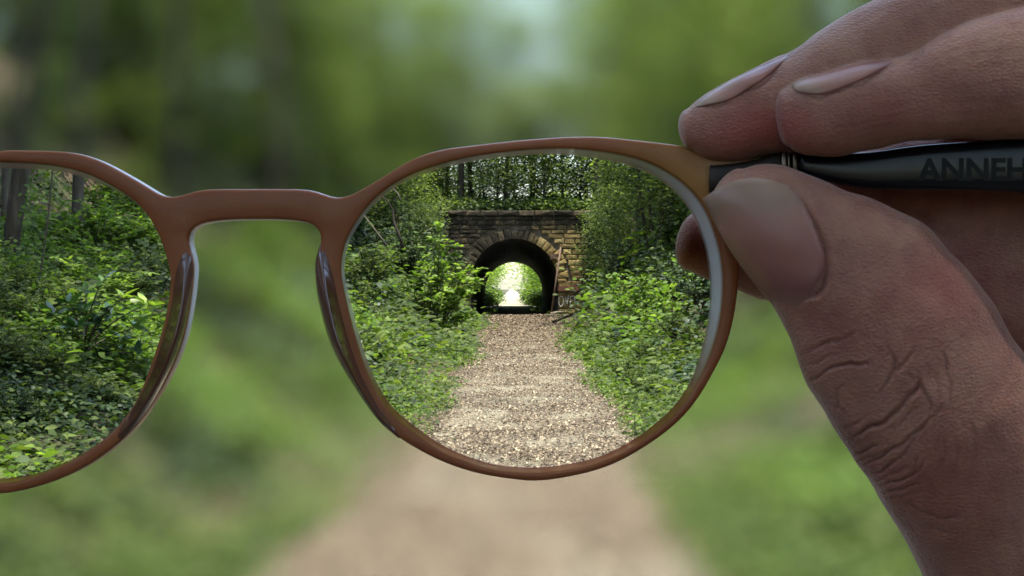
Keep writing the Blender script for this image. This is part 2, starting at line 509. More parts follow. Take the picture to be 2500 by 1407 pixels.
while z < WALL_TOP - .45:
    h = srnd.choice([.24, .27, .30, .33, .36])
    h = min(h, WALL_TOP - .33 - z) if WALL_TOP - .33 - z < h + .15 else h
    zc = z + h / 2
    if zc < T_SPRING: hole = T_R + .02 if zc < 1.5 else T_R + .02
    else:
        dz = max(0.0, zc - T_SPRING - h * .1)
        hole = math.sqrt(max(0, Vr * Vr - dz * dz)) if dz < Vr else 0
    spans = [(-5.6, -hole), (hole, 5.4)] if hole > .05 else [(-5.6, 5.4)]
    if zc < T_SPRING: spans = [(-5.6, -hole), (hole, 5.4)]
    for a, b_ in spans:
        x = a
        while x < b_ - .02:
            w = srnd.uniform(.42, 1.15)
            if b_ - x - w < .3: w = b_ - x
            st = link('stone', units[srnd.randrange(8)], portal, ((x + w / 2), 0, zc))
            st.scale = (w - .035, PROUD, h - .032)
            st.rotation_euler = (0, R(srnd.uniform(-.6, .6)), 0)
            count += 1
            x += w
    z += h
# voussoirs: wedges round the arch
def voussoir_mesh(a0, a1, r0, r1, k):
    rr = random.Random(k)
    g = .012
    P = [(r0, a0 + g / r0), (r1, a0 + g / r1), (r1, a1 - g / r1), (r0, a1 - g / r0)]
    am, rm = (a0 + a1) / 2, (r0 + r1) / 2
    v = []
    for y, ins in ((.05, 0), (-.05, 0), (-.10, .05)):
        for r_, a_ in P:
            r2 = r_ + (rm - r_) * ins * 1.2; a2 = a_ + (am - a_) * ins * 4
            v.append((-r2 * math.cos(a2), y + (rr.uniform(-.02, .02) if ins else 0), T_SPRING + r2 * math.sin(a2)))
    v.append((-rm * math.cos(am), -.12, T_SPRING + rm * math.sin(am)))
    f = []
    for i in range(4):
        i2 = (i + 1) % 4
        f += [(i, i2, 4 + i2, 4 + i), (4 + i, 4 + i2, 8 + i2, 8 + i), (8 + i, 8 + i2, 12)]
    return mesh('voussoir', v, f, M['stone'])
NV = 27
cuts = [0.0]
while cuts[-1] < math.pi - .06: cuts.append(cuts[-1] + srnd.uniform(.085, .16))
cuts[-1] = math.pi
for k in range(len(cuts) - 1):
    r1 = Vr - .03 + srnd.choice([-.34, -.26, -.12, -.04, .02]) * srnd.uniform(.6, 1)
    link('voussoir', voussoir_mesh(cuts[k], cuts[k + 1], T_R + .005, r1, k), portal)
# coping
x = -5.8
while x < 5.6:
    w = srnd.uniform(.8, 1.3)
    c = link('coping_stone', units[srnd.randrange(8)], portal, (x + w / 2, -.02, WALL_TOP - .16))
    c.scale = (w - .02, .22, .30)
    x += w
mb = MB(); mb.box(-9, 9, .06, .60, WALL_TOP - .31, WALL_TOP - .03)
link('coping_core', mb.mesh('coping_core', [M['stone']], False), portal)
mb = MB(); mb.box(T_R - .02, T_R + 1.2, -.22, .06, 1.42, 1.72)
lg = link('impost_ledge', mb.mesh('impost_ledge', [M['red_stone']], False), portal); lg['label'] = 'reddish stone ledge at the foot of the arch'
mb = MB(); mb.box(2.1, 2.48, -.28, -.1, 3.25, 3.6); mb.box(2.16, 2.42, -.32, -.285, 3.31, 3.54)
link('bracket_box', mb.mesh('bracket_box', [M['rust']], False), portal)
# white spray-painted scribble on the pier: O N E run together
def squiggle(pts, rad):
    mb = MB()
    mb.tube([(x, 0, z) for x, z in pts], [rad] * len(pts), 5)
    return mb
g = MB()
def add_line(pts):
    g.tube([(x, -.135, z) for x, z in pts], [.016] * len(pts), 5)
gx, gz = 2.72, .30
add_line([(gx + .13 * math.cos(t) + .02 * t / 6, gz + .52 + .30 * math.sin(t)) for t in np.linspace(1.2, 1.2 + 2 * math.pi * 1.08, 22)])
add_line([(gx + .24, gz + .22), (gx + .25, gz + .5), (gx + .29, gz + .80), (gx + .33, gz + .55), (gx + .38, gz + .32), (gx + .41, gz + .6), (gx + .44, gz + .86)])
add_line([(gx + .72, gz + .84), (gx + .60, gz + .80), (gx + .54, gz + .70), (gx + .58, gz + .58), (gx + .68, gz + .55), (gx + .58, gz + .52), (gx + .53, gz + .40), (gx + .58, gz + .28), (gx + .72, gz + .25)])
add_line([(gx + .80, gz + .85), (gx + .82, gz + .6), (gx + .86, gz + .36)])
gr = link('graffiti', g.mesh('graffiti', [M['white_paint']]), portal); gr['label'] = 'white spray painted scribble on the right pier'

# puddles on the tunnel floor
m, nt, nd, lk = new_mat('puddle_water')
out = nd.new('ShaderNodeOutputMaterial'); b = nd.new('ShaderNodeBsdfPrincipled')
b.inputs['Base Color'].default_value = (.01, .01, .009, 1); b.inputs['Roughness'].default_value = .03; b.inputs['Specular IOR Level'].default_value = 1.0
b.inputs['IOR'].default_value = 1.6
lk.new(b.outputs[0], out.inputs[0]); M['water'] = m
def puddle(cx, cy_, rx, ry, label, seed):
    n = 40
    V = [(0, 0, 0)]
    for k in range(n):
        a = 2 * math.pi * k / n
        q = 1 + .30 * noise.noise(Vector((math.cos(a) * 1.6, math.sin(a) * 1.6, seed)))
        V.append((rx * q * math.cos(a), ry * q * math.sin(a), 0))
    F = [(0, 1 + k, 1 + (k + 1) % n) for k in range(n)]
    p = link('puddle', mesh('puddle', V, F, M['water']), None, (cx, cy_, .006))
    tag(p, label, 'puddle', 'puddles in the tunnel')
puddle(-1.55, 104, .55, 12, 'shallow puddle along the left wall of the tunnel mirroring the trees', 1.0)
puddle(1.75, 107, .45, 11, 'shallow puddle along the right wall of the tunnel mirroring the trees', 4.0)

# ---------------------------------------------------------------- vegetation
def unit(a): return a / (np.linalg.norm(a, axis=1)[:, None] + 1e-9)

def leaf_batch(pos, axis, up, length, wr=.45, hexa=True, tone=None, droop=.12):
    """real little folded blades: arrays of position, direction, upward side, length"""
    n = len(pos)
    axis = unit(axis); side = unit(np.cross(axis, up)); nr = np.cross(side, axis)
    L_ = length[:, None]; W_ = L_ * wr * .5
    if hexa:
        v = np.stack([pos, pos + axis * L_ * .34 + side * W_ + nr * L_ * .05, pos + axis * L_ * .34 - side * W_ + nr * L_ * .05,
                      pos + axis * L_ * .72 + side * W_ * .74 - nr * L_ * droop * .2, pos + axis * L_ * .72 - side * W_ * .74 - nr * L_ * droop * .2,
                      pos + axis * L_ - nr * L_ * droop], 1)
        fa = np.array([[0, 2, 1, 1], [1, 2, 4, 3], [3, 4, 5, 5]])
        v = v.reshape(-1, 3)
        base = (np.arange(n) * 6)[:, None]
        t1 = base + np.array([[0, 2, 1]]); q = base + np.array([[1, 2, 4, 3]]); t2 = base + np.array([[3, 4, 5]])
        faces = [list(f) for f in np.concatenate([t1, t2])] + [list(f) for f in q]
        k = 6
    else:
        v = np.stack([pos, pos + axis * L_ * .5 + side * W_ + nr * L_ * .06, pos + axis * L_ - nr * L_ * droop * .5, pos + axis * L_ * .5 - side * W_ + nr * L_ * .06], 1).reshape(-1, 3)
        base = (np.arange(n) * 4)[:, None]
        faces = [list(f) for f in np.concatenate([base + np.array([[0, 1, 2]]), base + np.array([[0, 2, 3]])])]
        k = 4
    t = np.repeat(tone if tone is not None else rng.random(n), k)
    return v, faces, t

def join(parts):
    V, F, T, b = [], [], [], 0
    for v, f, t in parts:
        V.append(np.asarray(v, float).reshape(-1, 3)); F += [[i + b for i in q] for q in f]; T.append(np.asarray(t)); b += len(V[-1])
    return np.vstack(V), F, np.concatenate(T)

def rdir(n, zb=0.0, zs=.4):
    a = rng.random(n) * 2 * math.pi
    return unit(np.column_stack([np.cos(a), np.sin(a), zb + rng.normal(0, zs, n)]))
def rup(n, s=.35): return unit(np.column_stack([rng.normal(0, s, n), rng.normal(0, s, n), np.ones(n)]))

# --- small pieces scattered by the thousand (ground cover, litter): sources live in a library collection
lib = bpy.data.collections.new('ground_cover_library')
def lib_obj(name, me):
    o = bpy.data.objects.new(name, me); lib.objects.link(o); return o

def sprig(n, spread, hgt, size, wr, mat, name):
    pos = np.column_stack([rng.normal(0, spread, n), rng.normal(0, spread, n), rng.random(n) ** .8 * hgt])
    out = pos * np.array([1, 1, 0]) + rng.normal(0, spread * .6, (n, 3)) * np.array([1, 1, .4])
    v, f, t = leaf_batch(pos, out + 1e-4, rup(n, .45), size * rng.uniform(.6, 1.3, n), wr, True)
    return mesh(name, v, f, mat, False, t)
covers = {}
covers['mid'] = [sprig(16, .13, .22, .085, .55, M['leaf_mid'], 'weed') for _ in range(3)]
covers['bright'] = [sprig(14, .13, .22, .09, .6, M['leaf_bright'], 'young_weed') for _ in range(2)]
covers['dark'] = [sprig(16, .12, .20, .07, .6, M['leaf_dark'], 'ivy_sprig') for _ in range(2)]
covers['low'] = [sprig(16, .12, .07, .045, .6, M['leaf_mid'], 'low_weed')] + [sprig(15, .12, .08, .05, .6, M['leaf_bright'], 'low_young_weed') for _ in range(2)]
def litter_piece(k):
    n = 7
    pos = np.column_stack([rng.normal(0, .09, n), rng.normal(0, .09, n), rng.random(n) * .012 + .004])
    v, f, t = leaf_batch(pos, rdir(n, 0, .12), rup(n, .30), rng.uniform(.014, .045, n), .55, True, droop=.3)
    return mesh('litter', v, f, M['litter'], False, t)
covers['litter'] = [litter_piece(k) for k in range(5)]
def pebble(k):
    bm = bmesh.new(); bmesh.ops.create_icosphere(bm, subdivisions=1, radius=.012)
    rr = random.Random(k)
    for v in bm.verts: v.co *= rr.uniform(.7, 1.25); v.co.z *= .6
    me = bpy.data.meshes.new('pebble'); bm.to_mesh(me); bm.free()
    me.materials.append(M['pebble'])
    return me
M['pebble'] = solid_mat('pebble', [(.2, (.035, .029, .022)), (.5, (.13, .114, .086)), (.85, (.32, .285, .22))], 3, .9, .3, 60, obj_var=.9)
covers['pebble'] = [pebble(k) for k in range(4)]
order, idx_of = [], {}
for k in covers:
    idx_of[k] = []
    for me_ in covers[k]:
        idx_of[k].append(len(order)); order.append(me_)

def scatter(name, pts, rots, scl, idx, kind='stuff', meshes=None):
    """one object: a cloud of points that geometry nodes turn into the shared pieces"""
    used = sorted(set(int(i) for i in idx)); remap = {u: k for k, u in enumerate(used)}
    c = bpy.data.collections.new(name + '_pieces')
    for k, u in enumerate(used):
        o = bpy.data.objects.new('%s_%02d' % (name, k), order[u]); c.objects.link(o)
    me = bpy.data.meshes.new(name)
    me.vertices.add(len(pts)); me.vertices.foreach_set('co', np.asarray(pts, np.float32).ravel())
    a = me.attributes.new('rot', 'FLOAT_VECTOR', 'POINT'); a.data.foreach_set('vector', np.asarray(rots, np.float32).ravel())
    a = me.attributes.new('scl', 'FLOAT', 'POINT'); a.data.foreach_set('value', np.asarray(scl, np.float32))
    a = me.attributes.new('idx', 'INT', 'POINT'); a.data.foreach_set('value', np.array([remap[int(i)] for i in idx], np.int32))
    me.update()
    for m_ in {order[u].materials[0].name for u in used}: me.materials.append(bpy.data.materials[m_])
    o = link(name, me)
    ng = bpy.data.node_groups.new(name, 'GeometryNodeTree')
    ng.interface.new_socket('Geometry', in_out='INPUT', socket_type='NodeSocketGeometry')
    ng.interface.new_socket('Geometry', in_out='OUTPUT', socket_type='NodeSocketGeometry')
    nd, lk = ng.nodes, ng.links
    gi, go = nd.new('NodeGroupInput'), nd.new('NodeGroupOutput')
    ci = nd.new('GeometryNodeCollectionInfo'); ci.inputs['Collection'].default_value = c
    ci.inputs['Separate Children'].default_value = True; ci.inputs['Reset Children'].default_value = True
    ip = nd.new('GeometryNodeInstanceOnPoints'); ip.inputs['Pick Instance'].default_value = True
    def attr(nm, ty):
        q = nd.new('GeometryNodeInputNamedAttribute'); q.data_type = ty; q.inputs['Name'].default_value = nm
        return q.outputs['Attribute']
    lk.new(gi.outputs[0], ip.inputs['Points']); lk.new(ci.outputs[0], ip.inputs['Instance'])
    lk.new(attr('idx', 'INT'), ip.inputs['Instance Index'])
    e2r = nd.new('FunctionNodeEulerToRotation'); lk.new(attr('rot', 'FLOAT_VECTOR'), e2r.inputs[0]); lk.new(e2r.outputs[0], ip.inputs['Rotation'])
    lk.new(attr('scl', 'FLOAT'), ip.inputs['Scale'])
    lk.new(ip.outputs[0], go.inputs[0])
    md = o.modifiers.new('scatter', 'NODES'); md.node_group = ng
    return tag(o, kind=kind)

P_, R_, S_, I_ = [], [], [], []
N = 62000
ys = np.exp(rng.uniform(math.log(5.0), math.log(88.0), N))
xs_ = rng.uniform(-1, 1, N) * (.41 * ys + 1.2)
lit = []
for x, y in zip(xs_, ys):
    l, r = path_edges(y)
    d = (l - x) if x < 0 else (x - r)
    nn_ = noise.noise(Vector((x * .55, y * .35, 2)))
    if d < .02 + .22 * nn_: continue
    z = ground_z(x, y)
    bare = noise.noise(Vector((x * .32 + 9, y * .16, 4)))
    # bare litter: near the tunnel, on the steep left bank behind the trunks and in patches
    if y > 66 and d < 2.4 and random.random() < .88: continue
    if y > 46 and x > 0 and d < 2.8 and random.random() < .85: continue
    if 22 < y < 72 and x > 3.0 and noise.noise(Vector((x * .5 + 3, y * .12, 14))) > .02 and random.random() < .8: continue
    if x < -5.5 and y < 48 and z > 2.5 and random.random() < .92: continue
    if bare > .14 and random.random() < .75: continue
    sc = min(2.6, max(.75, y / 20.0)) * random.uniform(.7, 1.35)
    if d < 1.1:
        k = 'low' if random.random() < .72 else 'mid'
        sc *= .8 + .4 * d
    else:
        q = noise.noise(Vector((x * .4, y * .25, 30)))
        k = 'bright' if q > .18 and random.random() < .6 else ('dark' if q < -.10 and random.random() < .75 else 'mid')
    P_.append((x, y, z - .01)); R_.append((random.gauss(0, .18), random.gauss(0, .18), random.uniform(0, 6.28))); S_.append(sc); I_.append(random.choice(idx_of[k]))
scatter('undergrowth', P_, R_, S_, I_)
# second storey on the banks: taller, overlapping greenery
P_, R_, S_, I_ = [], [], [], []
N = 16000
ys = np.exp(rng.uniform(math.log(8.0), math.log(88.0), N)); xs_ = rng.uniform(-1, 1, N) * (.41 * ys + 1.2)
for x, y in zip(xs_, ys):
    l, r = path_edges(y); d = (l - x) if x < 0 else (x - r)
    if d < 1.0 or (y > 66 and d < 3.0): continue
    cl = noise.noise(Vector((x * .5, y * .3, 50)))
    if cl < -.02: continue
    z = ground_z(x, y)
    if x < -5.5 and y < 48 and z > 2.5 and random.random() < .93: continue
    h = cl * min(1.6, y / 22) * random.random() ** .6
    q = noise.noise(Vector((x * .4, y * .25, 30)))
    k = 'bright' if q > .12 and random.random() < .6 else ('dark' if q < -.15 else 'mid')
    P_.append((x, y, z + h)); R_.append((random.gauss(0, .3), random.gauss(0, .3), random.uniform(0, 6.28))); S_.append(min(2.6, max(.9, y / 18)) * random.uniform(.8, 1.5)); I_.append(random.choice(idx_of[k]))
scatter('weeds', P_, R_, S_, I_)
# on top of the tunnel
P_, R_, S_, I_ = [], [], [], []
for _ in range(5000):
    y = Y_IN + 1.5 + 20 * random.random() ** 1.6; x = random.uniform(-16, 16)
    z = top_z(x, y)
    P_.append((x, y, z)); R_.append((random.gauss(0, .3), random.gauss(0, .3), random.uniform(0, 6.28))); S_.append(random.uniform(1.6, 3.4)); I_.append(random.choice(idx_of['mid'] + idx_of['dark']))
scatter('bank_top_growth', P_, R_, S_, I_)
# leaf litter and stones on and beside the path
P_, R_, S_, I_ = [], [], [], []
for _ in range(30000):
    y = math.exp(random.uniform(math.log(6), math.log(84)))
    l, r = path_edges(y)
    u = random.random()
    if u < .75: x = random.uniform(l - .2, r + .2)
    else: x = random.uniform(l - 4, r + 4)
    if noise.noise(Vector((x * 1.1, y * .8, 8))) < -.12 and random.random() < .75: continue
    P_.append((x, y, ground_z(x, y) + (.034 if l < x < r else .012))); R_.append((0, 0, random.uniform(0, 6.28))); S_.append(random.uniform(.6, 1.3) * max(1, y / 26)); I_.append(random.choice(idx_of['litter']))
scatter('leaf_litter', P_, R_, S_, I_)
P_, R_, S_, I_ = [], [], [], []
for _ in range(26000):
    y = math.exp(random.uniform(math.log(6), math.log(50)))
    l, r = path_edges(y); x = random.uniform(l, r)
    if noise.noise(Vector((x * .9, y * .22, 77))) > .05 and random.random() < .8: continue
    P_.append((x, y, ground_z(x, y) + .030)); R_.append((random.random() * .5, random.random() * .5, random.uniform(0, 6.28))); S_.append(random.uniform(.3, 1.15) * max(1, y / 26)); I_.append(random.choice(idx_of['pebble']))
scatter('gravel', P_, R_, S_, I_)

def at_px(px, py):
    """where the line of sight through a photo pixel meets the ground"""
    for i in range(2600):
        y = 4 + i * .04
        x = (px - CX) / FL * y; z = EYE.z + (CY - py) / FL * y
        if z <= ground_z(x, y): return x, y, ground_z(x, y)
    return x, y, z
def px_at(px, py, y): return Vector(((px - CX) / FL * y, y, EYE.z + (CY - py) / FL * y))

# --- shrubs: arching stems, each with side twigs and leaves
def shrub_meshes(tips, size, mat, per=26, twigs=5, wr=.5, layered=.28, rad=.012, twig_len=.35, start=.3, stem_lean=.4):
    mb = MB(); LP, LA = [], []
    for tp in tips:
        tp = Vector(tp); h = tp.length
        b0 = Vector((random.gauss(0, .06), random.gauss(0, .06), -.05))
        mid = b0.lerp(tp, .5) + Vector((0, 0, h * .16)) - Vector((tp.x, tp.y, 0)) * .18 + Vector((random.gauss(0, .04), random.gauss(0, .04), 0)) * h
        crv = [b0 * (1 - t) ** 2 + mid * 2 * t * (1 - t) + tp * t * t for t in np.linspace(0, 1, 8)]
        mb.tube(crv, [rad * (1 - .8 * t) * (h ** .5) for t in np.linspace(0, 1, 8)], 5)
        segs = [(crv, start)]
        for k in range(twigs):
            t = start + (1 - start) * (k + random.random()) / twigs
            i = min(6, int(t * 7)); p = crv[i].lerp(crv[i + 1], t * 7 - i)
            a = random.uniform(0, 6.28)
            d = Vector((math.cos(a), math.sin(a), random.uniform(-.05, .5))).normalized() * twig_len * random.uniform(.6, 1.3) * (1.1 - .5 * t)
            tw = [p, p + d * .5 + Vector((0, 0, .03)), p + d]
            mb.tube(tw, [rad * .35, rad * .28, rad * .15], 4)
            segs.append((tw, .1))
        for sg, st_ in segs:
            n_ = per if sg is crv else max(4, int(per * .45))
            for k in range(n_):
                t = st_ + (1 - st_) * (k + random.random()) / n_
                i = min(len(sg) - 2, int(t * (len(sg) - 1))); p = sg[i].lerp(sg[i + 1], t * (len(sg) - 1) - i)
                d = (sg[i + 1] - sg[i]).normalized()
                sd = d.cross(Vector((0, 0, 1))); sd = sd.normalized() if sd.length > .1 else Vector((1, 0, 0))
                ax = d * .55 + sd * (1 if k % 2 else -1) * random.uniform(.6, 1.1) + Vector((random.gauss(0, .3), random.gauss(0, .3), random.gauss(.05, .25)))
                LP.append(p); LA.append(ax)
    n = len(LP)
    v, f, t = leaf_batch(np.array(LP), np.array(LA), rup(n, layered), size * rng.uniform(.6, 1.25, n), wr)
    return mesh('foliage', v, f, mat, False, t), mb.mesh('stem', [M['stem']])

def dome_tips(n, w, h):
    out = []
    for _ in range(n):
        a = random.uniform(0, 6.28); r = w * math.sqrt(random.random()); q = r / w
        out.append((r * math.cos(a), r * math.sin(a), h * (1 - .55 * q * q) * random.uniform(.55, 1.05)))
    return out

def put_shrub(meshes, loc, rz, sc, label, name='shrub', group=None):
    r = tag(empty(name, loc, (0, 0, rz)), label, 'shrub', group)
    r.scale = (sc, sc, sc)
    link('foliage', meshes[0], r); link('stem', meshes[1], r)
    return r

kinds = {
    'mid': [shrub_meshes(dome_tips(16, 1.0, 1.5), .10, M['leaf_mid'], 26, 5) for _ in range(2)],
    'dark': [shrub_meshes(dome_tips(22, 1.0, 1.7), .085, M['leaf_dark'], 34, 7, .5, .5) for _ in range(2)],
    'bright': [shrub_meshes(dome_tips(14, .9, 1.2), .11, M['leaf_bright'], 22, 5, .6) for _ in range(1)],
}
names = {'mid': 'leafy mid green shrub', 'dark': 'glossy dark evergreen shrub', 'bright': 'light green young shrub'}
# (px, py of the foot, kind, scale)
spots = [(880, 800, 'mid', 1.0), (960, 830, 'mid', 1.1), (1010, 790, 'mid', 1.2), (900, 720, 'mid', 1.3), (980, 700, 'dark', 1.4), (870, 640, 'dark', 1.4), (930, 600, 'dark', 1.6), (1010, 640, 'dark', 1.8), (1060, 700, 'dark', 1.7),
         (1075, 640, 'dark', 2.2), (1040, 560, 'dark', 2.2), (950, 520, 'dark', 2.0), (1000, 480, 'dark', 2.2), (1060, 510, 'dark', 2.2), (900, 560, 'dark', 1.5), (1090, 745, 'mid', 1.6), (1120, 740, 'mid', 1.5),
         (860, 870, 'mid', .8), (1420, 640, 'dark', 2.2), (1455, 690, 'dark', 2.0), (1470, 620, 'dark', 2.3), (1440, 560, 'dark', 2.3), (1500, 560, 'dark', 2.0), (1540, 620, 'dark', 1.6), (1530, 715, 'dark', 1.5),
         (1600, 590, 'bright', 1.5), (1560, 540, 'mid', 1.8), (1640, 620, 'mid', 1.3), (1700, 700, 'mid', 1.2), (1660, 760, 'dark', 1.1), (1720, 780, 'dark', 1.1), (1690, 860, 'mid', .9), (1590, 900, 'mid', .55), (1640, 830, 'mid', 1.0), (1500, 860, 'mid', .5),
         (1520, 940, 'mid', .4), (1560, 960, 'mid', .42), (1600, 980, 'mid', .4), (1740, 640, 'bright', 1.1),
         (60, 800, 'mid', .8), (130, 770, 'mid', .9), (230, 760, 'bright', .75), (320, 740, 'mid', 1.0), (380, 700, 'mid', 1.0), (290, 640, 'bright', 1.2), (250, 600, 'bright', 1.2), (330, 650, 'bright', 1.2), (230, 620, 'bright', .9), (350, 600, 'mid', 1.1), (260, 540, 'bright', 1.0), (320, 520, 'mid', 1.2),
         (180, 700, 'mid', .7), (20, 900, 'mid', .6), (100, 930, 'mid', .5), (300, 870, 'mid', .7), (370, 830, 'mid', .8), (60, 1050, 'dark', .35), (250, 1000, 'mid', .45), (30, 720, 'mid', .5), (400, 900, 'bright', .6), (330, 960, 'mid', .5),
         (500, 700, 'bright', 1.2), (560, 800, 'mid', 1.1), (640, 740, 'bright', 1.2), (700, 660, 'mid', 1.4), (740, 820, 'mid', 1.0), (600, 950, 'bright', .8), (480, 980, 'mid', .7), (620, 600, 'mid', 1.5), (520, 560, 'dark', 1.3), (780, 720, 'mid', 1.2), (760, 600, 'mid', 1.5),
         (60, 330, 'dark', 2.2), (140, 300, 'dark', 2.3), (220, 330, 'mid', 2.2), (300, 310, 'dark', 2.2), (370, 340, 'mid', 2.2), (30, 380, 'mid', 1.8), (330, 380, 'dark', 1.8), (170, 370, 'mid', 1.6), (100, 260, 'mid', 2.5), (260, 270, 'mid', 2.5),
         (400, 1100, 'mid', .5), (520, 1120, 'bright', .5), (150, 1250, 'mid', .4), (1850, 900, 'mid', .9), (1900, 820, 'dark', 1.1), (1800, 980, 'bright', .8), (1900, 1050, 'mid', .7), (2000, 1150, 'bright', .6), (1850, 1200, 'bright', .45), (2000, 1300, 'bright', .45),
         (2100, 1250, 'mid', .5), (1880, 760, 'dark', 1.1), (2420, 760, 'mid', .9), (2460, 850, 'dark', .8), (1820, 700, 'mid', 1.2), (2000, 700, 'mid', 1.1), (2300, 700, 'mid', 1.0), (1950, 900, 'mid', .8)]
for i, (px, py, kd, sc) in enumerate(spots):
    x, y, z = at_px(px, py)
    hmax = (215 if kd == 'bright' or px > 300 and py < 650 else 105) if px < 412 and py > 390 else (95 if py > 800 else (100 if 1400 < px < 1500 else 170))
    sc = min(sc, hmax * y / FL / 1.5)
    side = 'left' if x < 0 else 'right'
    lens = 'seen through the %s lens' % ('left' if px < 412 else 'right') if (px < 412 or 832 < px < 1740) else 'blurred beyond the glasses'
    where = 'high on' if z > 2.4 else ('low on' if z < .6 else 'halfway up')
    near = 'by the tunnel' if y > 60 else ('farther off' if y > 35 else 'near')
    put_shrub(kinds[kd][i % len(kinds[kd])], (x, y, z), random.uniform(0, 6.28), sc * random.uniform(.9, 1.1),
              '%s %s the %s bank, %s' % (names[kd], where, side, near), group='%ss on the %s bank' % (names[kd], side))

# bright broad-leaved bush reaching out in front of the tunnel
def tips_from(px0, y0, tips):
    b = Vector(at_px(*px0)) if y0 is None else px_at(px0[0], px0[1], y0)
    b.z = ground_z(b.x, b.y)
    out = []
    for px, py, dy in tips: out.append(px_at(px, py, b.y + dy) - b)
    return b, out
b, tp = tips_from((1062, 800), 40, [(1078, 545, 0), (1095, 585, -.5), (1040, 600, .3), (1120, 625, -.4), (1150, 640, .2), (1172, 655, -.6), (1185, 690, -.3), (1160, 690, .5), (1110, 665, -.8), (1070, 640, .4), (1030, 640, -.6),
                                   (1140, 720, -.9), (1175, 770, -1.0), (1125, 770, -.5), (1005, 680, .5), (1085, 700, -1), (1190, 672, 0), (1060, 585, .2)])
put_shrub(shrub_meshes(tp, .17, M['leaf_bright'], 20, 6, .72, .35, .014, .45, .35), b, 0, 1, 'tall bush with broad bright green leaves leaning out before the left side of the tunnel', 'broadleaf_bush')
b, tp = tips_from((1585, 850), 33, [(1500, 700, -.3), (1500, 672, 0), (1530, 668, .3), (1560, 680, -.2), (1590, 690, .2), (1620, 700, 0), (1510, 735, -.6), (1640, 740, .2), (1520, 740, -.9), (1570, 760, -1), (1610, 780, -1), (1660, 790, -.4),
                                   (1520, 780, -.8), (1550, 800, -1.3), (1600, 830, -1.2), (1650, 840, -.8)])
put_shrub(shrub_meshes(tp, .13, M['leaf_bright'], 30, 9, .5, .18, .012, .42, .25), b, 0, 1, 'spreading bush with flat layered light green sprays right of the path', 'spreading_bush')

# evergreen with whorls of long leaves, left lens
def whorl_plant():
    b = px_at(205, 935, 13.2); b.z = ground_z(b.x, b.y)
    mb = MB(); parts, bright = [], []
    ends = [((300, 728), 1, 1.0), ((355, 745), 1, .9), ((248, 690), .6, .9), ((210, 715), .3, .9), ((170, 740), .3, .9), ((270, 770), .3, 1.0), ((330, 800), .2, 1), ((130, 770), .2, 1), ((235, 790), .2, .9), ((185, 800), .2, 1), ((290, 840), .1, 1), ((110, 830), .1, .9), ((340, 860), 0, .9), ((150, 860), 0, 1), ((240, 860), 0, 1), ((200, 760), .2, 1)]
    PA, AA, UU, LL, TT = [], [], [], [], []
    for k, ((px, py), br, s) in enumerate(ends):
        e_ = px_at(px, py, 13.2 + random.uniform(-.35, .35)) - b
        mid = e_ * .5 + Vector((-e_.x * .25, 0, e_.z * .1))
        crv = [mid * 2 * t * (1 - t) + e_ * t * t for t in np.linspace(0, 1, 8)]
        mb.tube(crv, [.011 * (1 - .6 * t) for t in np.linspace(0, 1, 8)], 5)
        n_ = 9
        for j in range(n_):
            a = 6.28 * j / n_ + random.uniform(-.2, .2)
            el = random.uniform(-.2, .5) if j % 3 else random.uniform(.5, 1.1)
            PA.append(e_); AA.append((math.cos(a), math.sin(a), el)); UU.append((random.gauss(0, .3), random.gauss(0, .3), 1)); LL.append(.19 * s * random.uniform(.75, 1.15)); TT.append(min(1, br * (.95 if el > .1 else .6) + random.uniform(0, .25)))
        for j in range(5):
            t = random.uniform(.55, .95); p = mid * 2 * t * (1 - t) + e_ * t * t; a = random.uniform(0, 6.28)
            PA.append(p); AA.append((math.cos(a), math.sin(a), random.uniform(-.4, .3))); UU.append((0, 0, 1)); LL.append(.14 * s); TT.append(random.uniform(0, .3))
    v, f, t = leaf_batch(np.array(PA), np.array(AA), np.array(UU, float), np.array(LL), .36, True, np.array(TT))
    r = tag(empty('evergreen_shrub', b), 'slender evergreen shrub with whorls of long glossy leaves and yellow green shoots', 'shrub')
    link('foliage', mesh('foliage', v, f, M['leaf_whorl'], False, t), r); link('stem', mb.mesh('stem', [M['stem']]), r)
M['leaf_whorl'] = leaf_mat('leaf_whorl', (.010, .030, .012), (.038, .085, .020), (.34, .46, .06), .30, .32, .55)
whorl_plant()
# seedling with a few big pale leaves at the foot of the left lens
def seedling(px, py, y, n_, size, label):
    b = px_at(px, py, y)
    b.z = max(b.z, ground_z(b.x, b.y))
    h = .28
    mb = MB(); mb.tube([(0, 0, -.05 - max(0, b.z - ground_z(b.x, b.y))), (0.01, 0, h * .5), (0, 0, h)], [.006, .005, .003], 5)
    PA, AA, TT, LL = [], [], [], []
    for k in range(n_):
        a = k * 2.4; hh = h * (1 - k / n_ * .6)
        PA.append((0, 0, hh)); AA.append((math.cos(a), math.sin(a) * .8, .25)); TT.append(random.uniform(.5, .9)); LL.append(size * (1 if k > 1 else .7))
    v, f, t = leaf_batch(np.array(PA, float), np.array(AA, float), rup(n_, .3), np.array(LL), .75, True, np.array(TT), .2)
    r = tag(empty('seedling', b), label, 'seedling')
    link('foliage', mesh('foliage', v, f, M['leaf_bright'], False, t), r); link('stem', mb.mesh('stem', [M['stem']]), r)
seedling(150, 1100, 12.2, 6, .20, 'pale green seedling with big oval leaves at the lower edge of the left lens')
seedling(1548, 1075, 13.6, 7, .09, 'small seedling at the edge of the gravel near the lower right of the lens')

